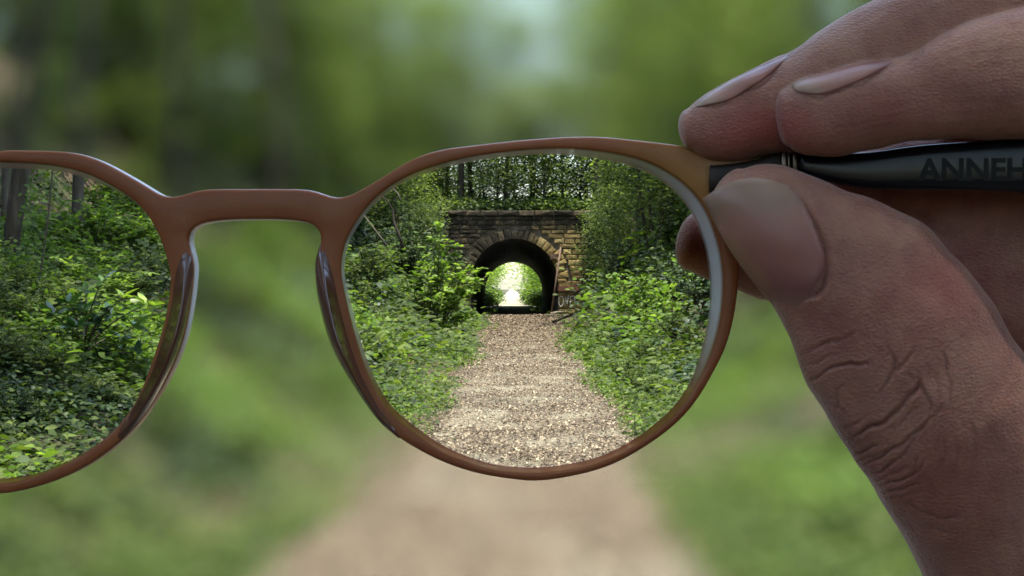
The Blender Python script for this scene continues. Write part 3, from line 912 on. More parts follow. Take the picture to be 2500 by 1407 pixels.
# --- trees
def tree_meshes(h, trunk_r, crown_z0, crown_r, n_leaf, leaf, mat, bark, lean=(0, 0), nclump=40, clump=(.75, .75, .32), seed=0):
    rr = random.Random(seed)
    top = Vector((lean[0], lean[1], h * .93))
    def axis_pt(t):
        return Vector((top.x * t + .12 * math.sin(t * 5 + seed), top.y * t + .10 * math.sin(t * 4 + seed * 2), -.3 + (top.z + .3) * t)) - Vector((.12 * math.sin(seed), .10 * math.sin(seed * 2), 0))
    mt = MB(); mt.tube([axis_pt(t) for t in np.linspace(0, 1, 12)], [trunk_r * (1.25 if k == 0 else 1) * (1 - .85 * k / 11) for k in range(12)], 9)
    ml = MB(); C_ = []
    for k in range(nclump):
        u = (k + rr.random()) / nclump
        zc = crown_z0 + (h - crown_z0) * u
        prof = math.sin(math.pi * (.12 + .84 * u)) ** .7
        a = k * 2.399 + rr.uniform(-.4, .4); r = crown_r * prof * math.sqrt(rr.uniform(.12, 1))
        ax = axis_pt(min(1, zc / top.z))
        c = Vector((ax.x + r * math.cos(a), ax.y + r * math.sin(a), zc))
        C_.append(c)
        if k % 2 == 0:
            s_ = axis_pt(max(.12, min(.97, (zc - r * .55) / top.z)))
            m_ = s_.lerp(c, .5) + Vector((0, 0, r * .06))
            ml.tube([s_, m_, c], [trunk_r * .28, trunk_r * .16, trunk_r * .05], 5)
    C_ = np.array([tuple(c) for c in C_])
    ci = rng.integers(0, nclump, n_leaf)
    off = rng.normal(0, 1, (n_leaf, 3)) * np.array(clump) * (crown_r / 3.2)
    pos = C_[ci] + off
    ax = off * np.array([1, 1, .2]) + rng.normal(0, .5, (n_leaf, 3)) * np.array([1, 1, .5])
    v, f, t = leaf_batch(pos, ax, rup(n_leaf, .55), leaf * rng.uniform(.65, 1.3, n_leaf), .6, False)
    return mt.mesh('trunk', [bark]), ml.mesh('limb', [bark]), mesh('crown', v, f, mat, False, t)

def put_tree(ms, loc, rz, sc, label, group=None, name='tree'):
    r = tag(empty(name, loc, (0, 0, rz)), label, 'tree', group)
    r.scale = (sc, sc, sc)
    t = link('trunk', ms[0], r); link('limb', ms[1], t); link('crown', ms[2], r)
    return r
tall = [tree_meshes(17, .20, 5.5, 4.2, 9500, .24, M['leaf_crown'], M['bark'], (random.uniform(-.8, .8), 0), 46, seed=k) for k in range(3)]
under = [tree_meshes(8, .10, 1.2, 2.6, 7000, .19, M['leaf_crown'], M['bark'], (random.uniform(-.5, .5), 0), 40, (.7, .7, .30), seed=10 + k) for k in range(3)]
lowfar = [tree_meshes(10, .16, .6, 3.2, 7000, .26, M['leaf_far'], M['bark'], (0, 0), 44, (.8, .8, .4), seed=20 + k) for k in range(2)]
# trunks standing over the tunnel: (px of the trunk, Y)
for i, (px, y) in enumerate([(1128, 93), (1148, 96), (1462, 92), (1480, 95), (1300, 103), (1232, 108), (1030, 97), (930, 92), (1560, 96), (1650, 94), (1090, 112), (1520, 112), (800, 98), (1750, 98)]):
    x = (px - CX) / FL * y
    put_tree(tall[i % 3], (x, y, top_z(x, y) if abs(x) < 16 else 7.5), random.uniform(0, 6.28), random.uniform(.85, 1.1),
             'tall tree above the tunnel, %s' % ('left of the arch' if px < 1170 else ('right of the arch' if px > 1360 else 'over the arch')), 'tall trees above the tunnel')
for i in range(34):
    x = -14 + 28 * (i + random.random()) / 34; y = random.uniform(89, 116)
    put_tree(under[i % 3], (x, y, top_z(x, y)), random.uniform(0, 6.28), random.uniform(.6, 1.05),
             'slim understorey tree above the tunnel, %s' % ('left of the arch' if x < -2.5 else ('right of the arch' if x > 3 else 'over the arch')), 'understorey trees above the tunnel')
# trees on the two banks
bank_trees = [(430, 42), (560, 52), (685, 44), (780, 60), (860, 66), (960, 74), (300, 60), (640, 70), (480, 80), (350, 84), (150, 70), (40, 50), (120, 60), (230, 48), (-40, 44), (1560, 76), (1630, 60), (1700, 66), (1780, 50), (1860, 64), (1960, 44), (2100, 54), (2250, 40), (2400, 50), (1900, 80), (2200, 76), (2480, 36)]
for i, (px, y) in enumerate(bank_trees):
    x = (px - CX) / FL * y
    put_tree(tall[(i + 1) % 3], (x, y, ground_z(x, y)), random.uniform(0, 6.28), random.uniform(.8, 1.05),
             'tall tree on the %s bank, %s' % ('left' if x < 0 else 'right', 'close to the tunnel' if y > 63 else 'out of focus'), 'tall trees on the %s bank' % ('left' if x < 0 else 'right'))
for i, (px, y) in enumerate([(500, 38), (620, 48), (740, 52), (820, 58), (900, 70), (1000, 80), (380, 50), (560, 66), (700, 72), (1560, 68), (1640, 54), (1720, 46), (1800, 40), (1880, 52), (1980, 36), (2120, 44), (2300, 34), (2450, 44), (1500, 82), (1660, 78), (200, 52), (60, 46), (20, 40), (130, 38), (250, 44), (90, 60), (320, 56)]):
    x = (px - CX) / FL * y
    put_tree(under[i % 3], (x, y, ground_z(x, y)), random.uniform(0, 6.28), random.uniform(.7, 1.05),
             'young tree on the %s bank, %s' % ('left' if x < 0 else 'right', 'close to the tunnel' if y > 63 else 'out of focus'), 'young trees on the %s bank' % ('left' if x < 0 else 'right'))
# thin saplings on the right bank
for i, (px, y) in enumerate([(1588, 58), (1600, 60), (1612, 56), (1640, 62), (1655, 58), (1668, 64)]):
    x = (px - CX) / FL * y
    ms = tree_meshes(9, .09, 4.5, 1.6, 1500, .17, M['leaf_mid'], M['bark'], (random.uniform(-.6, .6), 0), 16, seed=40 + i)
    put_tree(ms, (x, y, ground_z(x, y)), 0, 1, 'thin bare stemmed sapling among others high on the right bank', 'saplings on the right bank', 'sapling')
M['bark_mid'] = solid_mat('bark_mid', [(.25, (.025, .02, .015)), (.5, (.07, .056, .04)), (.75, (.15, .125, .09))], 6, .9, .8, 18, .2, (1, 1, .3), .2, bdist=.03)
# the trunks seen through the left lens
def trunk_tree(pb, pt, y, width_px, bark, label, leaves=True, ivy=False):
    b = px_at(pb[0], pb[1], y); z0 = ground_z(b.x, b.y); t_ = px_at(pt[0], pt[1], y)
    d = (t_ - b) / max(.1, (t_.z - b.z))
    H = 12.5 if width_px > 12 else 7
    rad = width_px * .5 / FL * y
    mt = MB()
    P = [Vector((d.x * q, d.y * q, q)) for q in np.linspace(-.4 - (b.z - z0), H, 16)]
    P = [p + Vector((.03 * math.sin(p.z * 1.7), 0, 0)) for p in P]
    mt.tube(P, [rad * (1.22 if k == 0 else 1.0) * (1 - .6 * k / 15) for k in range(16)], 12)
    r = tag(empty('tree', b), label, 'tree')
    link('trunk', mt.mesh('trunk', [bark]), r)
    n_ = 5200 if leaves else 900
    ci = rng.integers(0, 26, n_)
    ctr = np.column_stack([rng.normal(0, 1.9, 26), rng.normal(0, 1.9, 26), rng.uniform(H * .58, H * 1.05, 26)]) + np.array([d.x, d.y, 0]) * H * .8
    off = rng.normal(0, 1, (n_, 3)) * np.array([.6, .6, .28])
    v, f, t = leaf_batch(ctr[ci] + off, off + rng.normal(0, .4, (n_, 3)), rup(n_, .5), .16 * rng.uniform(.7, 1.3, n_), .6, False)
    link('crown', mesh('crown', v, f, M['leaf_crown'], False, t), r)
    if ivy:
        n_ = 420
        zz = rng.uniform(-.8, 4.6, n_)
        pos = np.column_stack([d.x * zz + rad * 1.3 + rng.normal(.10, .09, n_), -rad * .6 + rng.normal(0, .12, n_), zz])
        v, f, t = leaf_batch(pos, rdir(n_, -.5, .4), unit(np.column_stack([rng.normal(.3, .5, n_), -np.ones(n_), rng.normal(.8, .4, n_)])), .07 * rng.uniform(.6, 1.3, n_), .7, True)
        link('ivy', mesh('ivy', v, f, M['leaf_bright'], False, t), r)
    return r
trunk_tree((-5, 760), (52, 405), 20.0, 44, M['bark'], 'thick leaning dark trunk with ivy at the left edge of the left lens', ivy=True)
trunk_tree((178, 650), (192, 405), 27.0, 30, M['bark_mid'], 'straight grey brown trunk standing clear in the left lens')
trunk_tree((2, 700), (14, 405), 24.0, 20, M['bark_mid'], 'slim dull trunk behind the thick leaning one in the left lens')
trunk_tree((82, 760), (126, 425), 18.0, 5, M['stem'], 'thin leaning sapling between the two trunks of the left lens', False)
trunk_tree((92, 420), (78, 200), 38.0, 60, M['bark'], 'broad dark trunk blurred above the left lens')
trunk_tree((430, 560), (432, 400), 30.0, 34, M['bark'], 'dark trunk blurred behind the bridge of the glasses, left of it')
trunk_tree((690, 560), (672, 300), 38.0, 36, M['bark'], 'dark trunk blurred above the middle of the bridge')
# bare fallen branches on the left slope, seen through the lens
def branch(pts, y, r0, label, mat):
    P = [px_at(px, py, y + dy) for px, py, dy in pts]
    b = P[0].copy(); mb = MB()
    mb.tube([p - b for p in P], [r0 * (1 - .7 * k / (len(P) - 1)) for k in range(len(P))], 6)
    tag(link('branch', mb.mesh('branch', [mat]), None, b), label, 'branch')
branch([(984, 606, 0), (972, 570, -.1), (962, 540, 0), (958, 512, .1), (945, 490, 0), (930, 478, 0)], 30, .035, 'dark bare branch hanging down the left slope in the right lens', M['bark'])
branch([(945, 602, 0), (925, 575, 0), (905, 548, 0), (888, 524, 0)], 30, .028, 'pale dead branch lying on the left slope in the right lens', M['bark_pale'])
branch([(978, 490, 0), (972, 474, 0), (960, 460, 0)], 30, .022, 'short pale dead twig at the top left of the right lens', M['bark_pale'])
branch([(1350, 786, 0), (1380, 775, .5), (1420, 758, 1), (1455, 740, 1.5), (1482, 717, 2)], 62, .07, 'long fallen branch sloping up from the gravel beside the marker post', M['bark'])
branch([(1345, 768, 0), (1362, 763, .1), (1385, 762, 0)], 84, .13, 'short rotten log lying at the foot of the right tunnel pier', M['bark_pale'])
# creepers over both ends of the tunnel front
P_, R_, S_, I_ = [], [], [], []
for _ in range(1500):
    if random.random() < .5:
        x = TX - 4.3 - 2.0 * random.random() ** .8; zt = .8 + 5.4 * random.random()
    elif random.random() < .75: x = TX + 4.4 + 1.5 * random.random() ** .7; zt = .4 + 5.8 * random.random()
    else: continue
    P_.append((x, Y_IN - .22 - .15 * random.random(), zt)); R_.append((random.uniform(.8, 1.5), random.gauss(0, .4), random.uniform(-.6, .6))); S_.append(random.uniform(1.2, 2.2)); I_.append(random.choice(idx_of['dark'] + idx_of['mid']))
scatter('creeper', P_, R_, S_, I_)
# leaning steel pole, marker post, litter
mb = MB(); a = px_at(1346, 766, 85.4); c = px_at(1369, 604, 86.1); mb.tube([Vector((0, 0, 0)), (c - a)], [.055, .05], 8)
mb.tube([Vector((0, 0, -.02)), Vector((0, 0, .06))], [.10, .09], 8)
tag(link('pole', mb.mesh('pole', [M['rust']]), None, a), 'rusty steel pole leaning against the right side of the arch', 'pole')
pb = px_at(1441, 755, 74); pb.z = ground_z(pb.x, pb.y) - .05
post = tag(empty('marker_post', pb), 'short white marker post with red upper half on the right verge', 'post')
mb = MB(); mb.box(-.08, .08, -.04, .04, 0, .55); link('post_foot', mb.mesh('post_foot', [M['white_paint']], False), post)
mb = MB(); mb.box(-.083, .083, -.043, .043, .552, 1.02); mb.box(-.06, .06, -.03, .03, 1.02, 1.06); link('post_head', mb.mesh('post_head', [M['red_paint']], False), post)
# trees beyond the tunnel, either side of the bright gap
for i in range(26):
    s = -1 if i % 2 else 1
    k = i // 2
    y = 134 + k * 9 + random.uniform(-2, 2)
    x = s * (3.85 + random.uniform(0, .9) + k * .10)
    put_tree(lowfar[i % 2], (x, y, ground_far(x, y)), random.uniform(0, 6.28), random.uniform(.8, 1.15),
             'sunlit tree beyond the tunnel %s of the bright gap' % ('left' if s < 0 else 'right'), 'trees beyond the tunnel')
for i in range(36):
    s = -1 if i % 2 else 1
    x = s * random.uniform(8 if s < 0 else 15, 46); y = random.uniform(128, 180)
    put_tree(tall[i % 3], (x, y, ground_far(x, y)), random.uniform(0, 6.28), random.uniform(.9, 1.25), 'tall tree of the wood behind the embankment, %s side' % ('left' if s < 0 else 'right'), 'woodland behind the embankment')

# trees added out of view round the viewer to shade spectacles and hand
for i, (x, y, sc) in enumerate([(-2.6, -2.0, .95), (2.9, -.8, 1.0), (-5.6, 2.0, .9), (-7, -6, 1.0), (7.5, -7, 1.0)]):
    put_tree(tall[i % 3], (x, y, ground_z(x, y)), i * 1.3, sc, 'tall leafy added shade tree of the wood behind the viewer', 'shade trees added behind the viewer')
for i, (x, y, sc) in enumerate([(-2.4, -5, .9), (2.2, -6, .9), (0.2, -9, 1.0), (4.4, -4, .8)]):
    put_tree(under[i % 3], (x, y, ground_z(x, y)), i * 2.1, sc, 'young leafy added shade tree of the wood behind the viewer', 'shade trees added behind the viewer')
# unseen trees added on the left bank so their crowns shade the slope
for i, (x, y, sc) in enumerate([(-6.4, 10, .9), (-8.6, 16, 1.0), (-10.6, 21, .95), (-12.5, 26, 1.0)]):
    put_tree(tall[i % 3], (x, y, ground_z(x, y)), i * 1.7 + .5, sc, 'tall leafy tree added out of view to shade the left bank', 'tall trees on the left bank')
# undergrowth either side of the way beyond the tunnel
P_, R_, S_, I_ = [], [], [], []
for _ in range(7000):
    y = 126.5 + 90 * random.random() ** 1.4; s_ = random.choice((-1, 1)); x = s_ * (1.75 + (y - 126) * .004 + 6 * random.random() ** 1.5)
    P_.append((x, y, ground_far(x, y) + random.random() * min(1.6, .25 + .5 * (abs(x) - 1.2)))); R_.append((random.gauss(0, .3), random.gauss(0, .3), random.uniform(0, 6.28))); S_.append(random.uniform(2, 3.6)); I_.append(random.choice(idx_of['bright'] + idx_of['mid']))
scatter('verge_growth', P_, R_, S_, I_)

# labels that are still shared say where along the row the thing stands
def px_of(o):
    p = o.location; return CX + p.x / max(.5, p.y) * FL
by = {}
for o in scene.objects:
    if o.parent is None and 'label' in o and 'behind the viewer' not in o['label']: by.setdefault(o['label'], []).append(o)
ORD = ['first', 'second', 'third', 'fourth', 'fifth', 'sixth', 'seventh', 'eighth', 'ninth', 'tenth', 'eleventh', 'twelfth', 'thirteenth', 'fourteenth', 'fifteenth', 'sixteenth', 'seventeenth', 'eighteenth', 'nineteenth', 'twentieth']
for lb, os_ in by.items():
    if len(os_) > 1 and len(os_) <= 20:
        os_.sort(key=px_of)
        for k, o in enumerate(os_): o['label'] = lb + ', ' + ('leftmost' if k == 0 else 'rightmost' if k == len(os_) - 1 else ORD[k] + ' from the left')

# ---------------------------------------------------------------- the spectacles
PX = HOLD / FL                                    # metres per photo pixel at the spectacles (0.052 mm)
GL = Vector(((620 - CX) * PX, HOLD, EYE.z + (CY - 560) * PX))
glasses = tag(empty('eyeglasses', GL), 'brown translucent plastic eyeglasses with dark temple, held up in the air by fingers', 'glasses')

def gp(px, py, w=0.0):
    """a point of the spectacles in their own frame: px, py on their front plane, w millimetres behind it"""
    return Vector(((px - 620) * PX, w * 0.001, (560 - py) * PX))

def gpp(px, py, w=0.0):
    """the same, for pieces that leave the front plane: seen at px, py although w millimetres nearer or farther"""
    y = HOLD + w * .001
    return Vector(((px - CX) / FL * y, y, EYE.z + (CY - py) / FL * y)) - GL

def closed_spline(pts, n, closed=True):
    """Catmull-Rom through pts resampled to n points of even spacing"""
    P = np.array(pts, float)
    if closed: Q = np.vstack([P[-1:], P, P[:2]])
    else: Q = np.vstack([2 * P[:1] - P[1:2], P, 2 * P[-1:] - P[-2:-1]])
    C = []
    for i in range(1, len(Q) - 2):
        for t in np.linspace(0, 1, 10, endpoint=False):
            p0, p1, p2, p3 = Q[i - 1], Q[i], Q[i + 1], Q[i + 2]
            C.append(.5 * ((2 * p1) + (-p0 + p2) * t + (2 * p0 - 5 * p1 + 4 * p2 - p3) * t * t + (-p0 + 3 * p1 - 3 * p2 + p3) * t ** 3))
    C.append(P[0] if closed else P[-1])
    C = np.array(C)
    s = np.concatenate([[0], np.cumsum(np.linalg.norm(np.diff(C, axis=0), axis=1))])
    u = np.linspace(0, s[-1], n, endpoint=not closed)
    return np.column_stack([np.interp(u, s, C[:, k]) for k in range(P.shape[1])])

# lens opening at the back edge (O) and where the front face begins (F), right lens, clockwise from the nasal side
O_R = [(833, 645), (837, 625), (846, 588), (866, 552), (890, 516), (928, 477), (967, 449), (1003, 430), (1049, 413), (1114, 396), (1180, 384), (1260, 375), (1320, 371.5),
       (1390, 373), (1460, 382), (1515, 393), (1561, 407), (1607, 427), (1646, 458), (1675, 487), (1702, 528), (1721, 575), (1734, 624), (1741, 683), (1742, 716), (1739, 765),
       (1731, 815), (1718, 866), (1703, 914), (1683, 954), (1649, 1001), (1608, 1038), (1561, 1074), (1499, 1109), (1436, 1131), (1358, 1145), (1299, 1149), (1240, 1146),
       (1195, 1139), (1133, 1119), (1070, 1090), (1008, 1046), (961, 1007), (936, 976), (911, 932), (889, 879), (870, 818), (854, 758), (841, 705), (834, 670)]
F_R = [(831, 645), (835, 624), (843, 588), (863, 551), (887, 514), (925, 474), (964, 446), (1000, 427), (1047, 409), (1113, 390), (1180, 377), (1260, 367), (1320, 362.5),
       (1390, 362), (1470, 369), (1542, 382), (1591, 398), (1633, 420), (1668, 445), (1700, 476), (1728, 520), (1749, 575), (1762, 624), (1767, 675), (1767, 710), (1762, 765),
       (1751, 820), (1733, 872), (1712, 919), (1689, 959), (1654, 1006), (1612, 1043), (1564, 1080), (1501, 1115), (1437, 1137), (1358, 1151), (1299, 1155), (1240, 1152),
       (1194, 1145), (1131, 1125), (1067, 1096), (1004, 1051), (957, 1011), (932, 979), (907, 934), (885, 881), (866, 819), (850, 758), (838, 705), (832, 670)]
def mir(p, dy=29): return (1241 - p[0], p[1] + dy)
left_hidden_O = [mir(p) for p in O_R if p[0] > 1290]      # outside the frame: the mirror of the right one
left_hidden_F = [mir(p) for p in F_R if p[0] > 1290]
O_L = [(0, 406), (64, 407.6), (128, 414), (179, 427), (224, 443), (272, 465), (304, 481), (329, 503), (352, 529), (371, 557), (390, 598), (403, 638), (410, 665), (412, 692), (406, 736),
       (394, 794), (375, 855), (353, 918), (321, 988), (267, 1054), (217, 1094), (167, 1124), (100, 1154), (33, 1172)]
F_L = [(0, 395), (55, 396.5), (96, 399.6), (160, 409), (208, 422), (256, 444), (298, 469), (336, 498), (361, 527), (381, 562), (398, 602), (409, 640), (415, 666), (416, 692), (410, 737),
       (398, 796), (379, 857), (357, 920), (325, 991), (271, 1058), (220, 1098), (170, 1129), (102, 1159), (34, 1177)]
hidO = sorted(left_hidden_O, key=lambda p: 0)
# both hidden lists run, mirrored, anticlockwise from the top; reverse them to close the left loops
O_L = O_L + list(reversed(left_hidden_O))
F_L = F_L + list(reversed(left_hidden_F))

OUT = [(412, 483), (441, 478), (465, 470), (489, 463.5), (525, 461.6), (622, 461.4), (715, 461.6), (742, 462), (770, 467), (803, 480), (827, 484.5), (851, 479), (887, 460), (928, 436), (977, 405),
       (1016, 384), (1065, 368), (1098, 362), (1180, 352), (1261, 343), (1320, 338), (1400, 333.5), (1470, 334), (1535, 340), (1607, 348), (1672, 357), (1730, 372), (1790, 384), (1850, 390), (1850, 432),
       (1820, 452), (1800, 475), (1793, 510), (1800, 560), (1806, 610), (1806, 660), (1802, 710), (1795, 765), (1782, 820), (1768, 860), (1743, 909), (1708, 969), (1671, 1016), (1624, 1058), (1561, 1101),
       (1499, 1134), (1436, 1155), (1358, 1171), (1299, 1176), (1258, 1172), (1195, 1163), (1133, 1148), (1070, 1124), (1014, 1095), (970, 1067), (929, 1032), (895, 991), (867, 948), (839, 907),
       (808, 845), (789, 780), (776, 727), (769, 677), (769, 649), (775, 620), (784, 592), (784, 573), (779, 558), (767, 548), (742, 541), (694, 536), (622, 535), (549, 537), (501, 543), (477, 550),
       (462, 562), (457, 579), (460, 599), (468, 618), (473, 642), (473, 662), (467, 722), (461, 760), (447, 827), (417, 904), (377, 974), (334, 1037), (287, 1084), (234, 1124), (167, 1161),
       (83, 1191), (0, 1207)]
hid = [mir(p) for p in [(1299, 1178), (1358, 1173), (1436, 1157), (1499, 1136), (1561, 1103), (1624, 1060), (1671, 1018), (1708, 971), (1743, 911), (1768, 862), (1782, 822), (1795, 767), (1802, 712), (1806, 660),
       (1806, 610), (1800, 560), (1793, 510), (1800, 475), (1820, 452), (1850, 432), (1850, 390), (1790, 384), (1730, 372), (1672, 357), (1607, 350), (1535, 345), (1470, 342), (1400, 342), (1320, 345), (1261, 344)]]
OUT = OUT + hid[1:] + [(0, 366.6), (64, 366.6), (128, 368.5), (176, 372), (217, 382), (256, 398), (304, 424), (352, 452), (390, 476)]

NO, NI = 420, 200
out_f = closed_spline(OUT, NO)
inn_f = {'R': closed_spline(F_R, NI), 'L': closed_spline(F_L, NI)}
inn_o = {'R': closed_spline(O_R, NI), 'L': closed_spline(O_L, NI)}

def offset_loop(P, d):
    T = np.roll(P, -1, 0) - np.roll(P, 1, 0)
    T /= np.linalg.norm(T, axis=1)[:, None] + 1e-9
    N = np.column_stack([T[:, 1], -T[:, 0]])
    area = .5 * np.sum(P[:, 0] * np.roll(P[:, 1], -1) - np.roll(P[:, 0], -1) * P[:, 1])
    if area < 0: N = -N
    Q = P + N * d                                    # d > 0 outwards
    for _ in range(2): Q = .25 * np.roll(Q, 1, 0) + .5 * Q + .25 * np.roll(Q, -1, 0)
    return Q

TH = 3.9                                             # frame thickness, mm
V, F = [], []
def add_loop(P, w):
    b = len(V)
    for x, y in P: V.append(gp(x, y, w))
    return b
def bridge(b0, b1, n, flip=False):
    for i in range(n):
        j = (i + 1) % n
        F.append((b0 + i, b0 + j, b1 + j, b1 + i) if not flip else (b0 + j, b0 + i, b1 + i, b1 + j))
# rounded outer wall
prof_out = [(-9, 0.0), (-4.5, .07), (-1.5, .25), (0, .55), (1.0, 1.4), (0.6, TH - .9), (-2, TH - .25), (-8, TH)]
ob = [add_loop(offset_loop(out_f, d), w) for d, w in prof_out]
for a, b_ in zip(ob, ob[1:]): bridge(a, b_, NO)
first, last = {}, {}
for s in 'RL':
    Fp, Op = inn_f[s], inn_o[s]
    prev = None
    # from the front face, over a small radius, along the bore to the groove edge
    steps = [(0.0, 5.0, 0.0), (0.0, 2.2, .06), (0.0, .6, .22), (0.03, 0, .5), (.45, 0, 1.5), (.97, 0, 2.9), (1.0, 0, 3.2), (1.0, 5.0, TH)]
    for t, off, w in steps:
        P = offset_loop(Fp * (1 - t) + Op * t, off)
        b_ = add_loop(P, w)
        if prev is not None: bridge(prev, b_, NI, True)
        else: first[s] = b_
        prev = b_
    last[s] = prev
def cap(bs, flip):
    idx, pts, edges = [], [], []
    for b_, n in bs:
        k = len(idx)
        for i in range(n):
            idx.append(b_ + i); v = V[b_ + i]; pts.append(Vector((v.x * 1000, v.z * 1000)))
            edges.append((k + i, k + (i + 1) % n))
    r = delaunay_2d_cdt(pts, edges, [], 1, 1e-6)
    # keep the triangles lying inside the outer loop and outside the holes
    polys = [np.array([[pts[e].x, pts[e].y] for e in range(s_, s_ + n)]) for s_, n in zip(np.cumsum([0] + [n for _, n in bs[:-1]]), [n for _, n in bs])]
    def inside(poly, x, y):
        x0, y0 = poly[:, 0], poly[:, 1]; x1, y1 = np.roll(x0, -1), np.roll(y0, -1)
        c = ((y0 > y) != (y1 > y)) & (x < (x1 - x0) * (y - y0) / (y1 - y0 + 1e-12) + x0)
        return np.count_nonzero(c) % 2 == 1
    orig = r[3]
    for f in r[2]:
        ids = [orig[i][0] for i in f]
        cxx = sum(pts[i].x for i in ids) / 3; cyy = sum(pts[i].y for i in ids) / 3
        if inside(polys[0], cxx, cyy) and not any(inside(p, cxx, cyy) for p in polys[1:]):
            t = tuple(idx[i] for i in ids)
            a, b_, c = (V[i] for i in t)
            up = (b_ - a).cross(c - a).y
            F.append(t if (up < 0) != flip else t[::-1])
cap([(ob[0], NO), (first['R'], NI), (first['L'], NI)], False)
cap([(ob[-1], NO), (last['R'], NI), (last['L'], NI)], True)

def frame_mat():
    m, nt, nd, lk = new_mat('brown_acetate')
    out = nd.new('ShaderNodeOutputMaterial'); b = nd.new('ShaderNodeBsdfPrincipled')
    tc = nd.new('ShaderNodeTexCoord')
    n1 = nz(nd, lk, tc.outputs['Object'], 45, 3); n2 = nz(nd, lk, tc.outputs['Object'], 2600, 3, .6)
    sx = nd.new('ShaderNodeSeparateXYZ'); lk.new(tc.outputs['Object'], sx.inputs[0])
    rp = ramp(nd, [(.3, (.28, .080, .027)), (.7, (.38, .122, .042))]); lk.new(n1.outputs[0], rp.inputs[0])
    mr = nd.new('ShaderNodeMapRange'); mr.inputs[1].default_value = .042; mr.inputs[2].default_value = .057; mr.interpolation_type = 'SMOOTHSTEP'
    lk.new(sx.outputs[0], mr.inputs[0])
    mz = nd.new('ShaderNodeMapRange'); mz.inputs[1].default_value = -.002; mz.inputs[2].default_value = .006; lk.new(sx.outputs[2], mz.inputs[0])
    mm = nd.new('ShaderNodeMath'); mm.operation = 'MULTIPLY'; lk.new(mr.outputs[0], mm.inputs[0]); lk.new(mz.outputs[0], mm.inputs[1])
    c = mixc(nd, lk, mm.outputs[0], rp.outputs[0], (.42, .19, .05))        # the amber end piece
    # glow of the lit translucent plastic, painted pale on the upper rim edges
    my = nd.new('ShaderNodeMapRange'); my.inputs[1].default_value = .0004; my.inputs[2].default_value = .0010; lk.new(sx.outputs[1], my.inputs[0])
    mz2 = nd.new('ShaderNodeMapRange'); mz2.inputs[1].default_value = -.021; mz2.inputs[2].default_value = -.010; lk.new(sx.outputs[2], mz2.inputs[0])
    m3 = nd.new('ShaderNodeMath'); m3.operation = 'MULTIPLY'; lk.new(my.outputs[0], m3.inputs[0]); lk.new(mz2.outputs[0], m3.inputs[1])
    c = mixc(nd, lk, m3.outputs[0], c, (.86, .80, .80))
    lk.new(c, b.inputs['Base Color'])
    b.inputs['Roughness'].default_value = .46
    b.inputs['Specular IOR Level'].default_value = .32
    b.inputs['Subsurface Weight'].default_value = .25
    b.inputs['Subsurface Radius'].default_value = (1.0, .45, .3); b.inputs['Subsurface Scale'].default_value = .0025
    b.inputs['Coat Weight'].default_value = .3; b.inputs['Coat Roughness'].default_value = .25
    n6 = nz(nd, lk, tc.outputs['Object'], 260, 6, .7); rr_ = nd.new('ShaderNodeMapRange'); rr_.inputs[1].default_value = .3; rr_.inputs[2].default_value = .7; rr_.inputs[3].default_value = .30; rr_.inputs[4].default_value = .58; lk.new(n6.outputs[0], rr_.inputs[0]); lk.new(rr_.outputs[0], b.inputs['Roughness'])
    bp = nd.new('ShaderNodeBump'); bp.inputs['Strength'].default_value = .35; bp.inputs['Distance'].default_value = .00010
    lk.new(n2.outputs[0], bp.inputs['Height']); lk.new(bp.outputs[0], b.inputs['Normal'])
    lk.new(b.outputs[0], out.inputs[0])
    return m
M['acetate'] = frame_mat()
me = mesh('frame_front', V, F, M['acetate'], True)
fr = link('frame_front', me, glasses)

# nose pads: glossy ridges grown onto the nasal side of each rim
def pad_mat():
    m, nt, nd, lk = new_mat('nose_pad_acetate')
    out = nd.new('ShaderNodeOutputMaterial'); b = nd.new('ShaderNodeBsdfPrincipled')
    b.inputs['Base Color'].default_value = (.13, .042, .026, 1)
    b.inputs['Roughness'].default_value = .16; b.inputs['Specular IOR Level'].default_value = .8
    b.inputs['Coat Weight'].default_value = .6; b.inputs['Coat Roughness'].default_value = .08
    lk.new(b.outputs[0], out.inputs[0]); return m
M['pad'] = pad_mat()
def nose_pad(A, B, sgn):
    n = 60
    a = closed_spline(A, n, False); b_ = closed_spline(B, n, False)
    V, F = [], []
    K = 14
    for i in range(n):
        t = i / (n - 1)
        env = math.sin(math.pi * min(1, max(0, t))) ** 1.1
        for k in range(K + 1):
            u = k / K
            p = a[i] * (1 - u) + (b_[i]) * u
            prof = (u / .58) ** 1.3 if u < .58 else 1 - ((u - .58) / .42) ** 1.6
            hgt = env * (2.5 * prof - .9 * max(0, u - .6)) - .22 * (1 - env)
            V.append(gpp(p[0], p[1], -hgt + (.30 if k in (0, K) else 0)))
    for i in range(n - 1):
        for k in range(K):
            q = (i * (K + 1) + k, i * (K + 1) + k + 1, (i + 1) * (K + 1) + k + 1, (i + 1) * (K + 1) + k)
            F.append(q if sgn > 0 else q[::-1])
    base = len(V)
    for i in range(n):
        V.append(gp(*a[i], 1.2)); V.append(gp(*(b_[i] * .97 + a[i] * .03), 1.2))
    for i in range(n - 1):
        q1 = (base + 2 * i, i * (K + 1), (i + 1) * (K + 1), base + 2 * i + 2); q2 = (i * (K + 1) + K, base + 2 * i + 1, base + 2 * i + 3, (i + 1) * (K + 1) + K)
        q3 = (base + 2 * i, base + 2 * i + 2, base + 2 * i + 3, base + 2 * i + 1)
        for q in (q1, q2, q3): F.append(q if sgn > 0 else q[::-1])
    link('nose_pad', mesh('nose_pad', V, F, M['pad'], True), glasses)
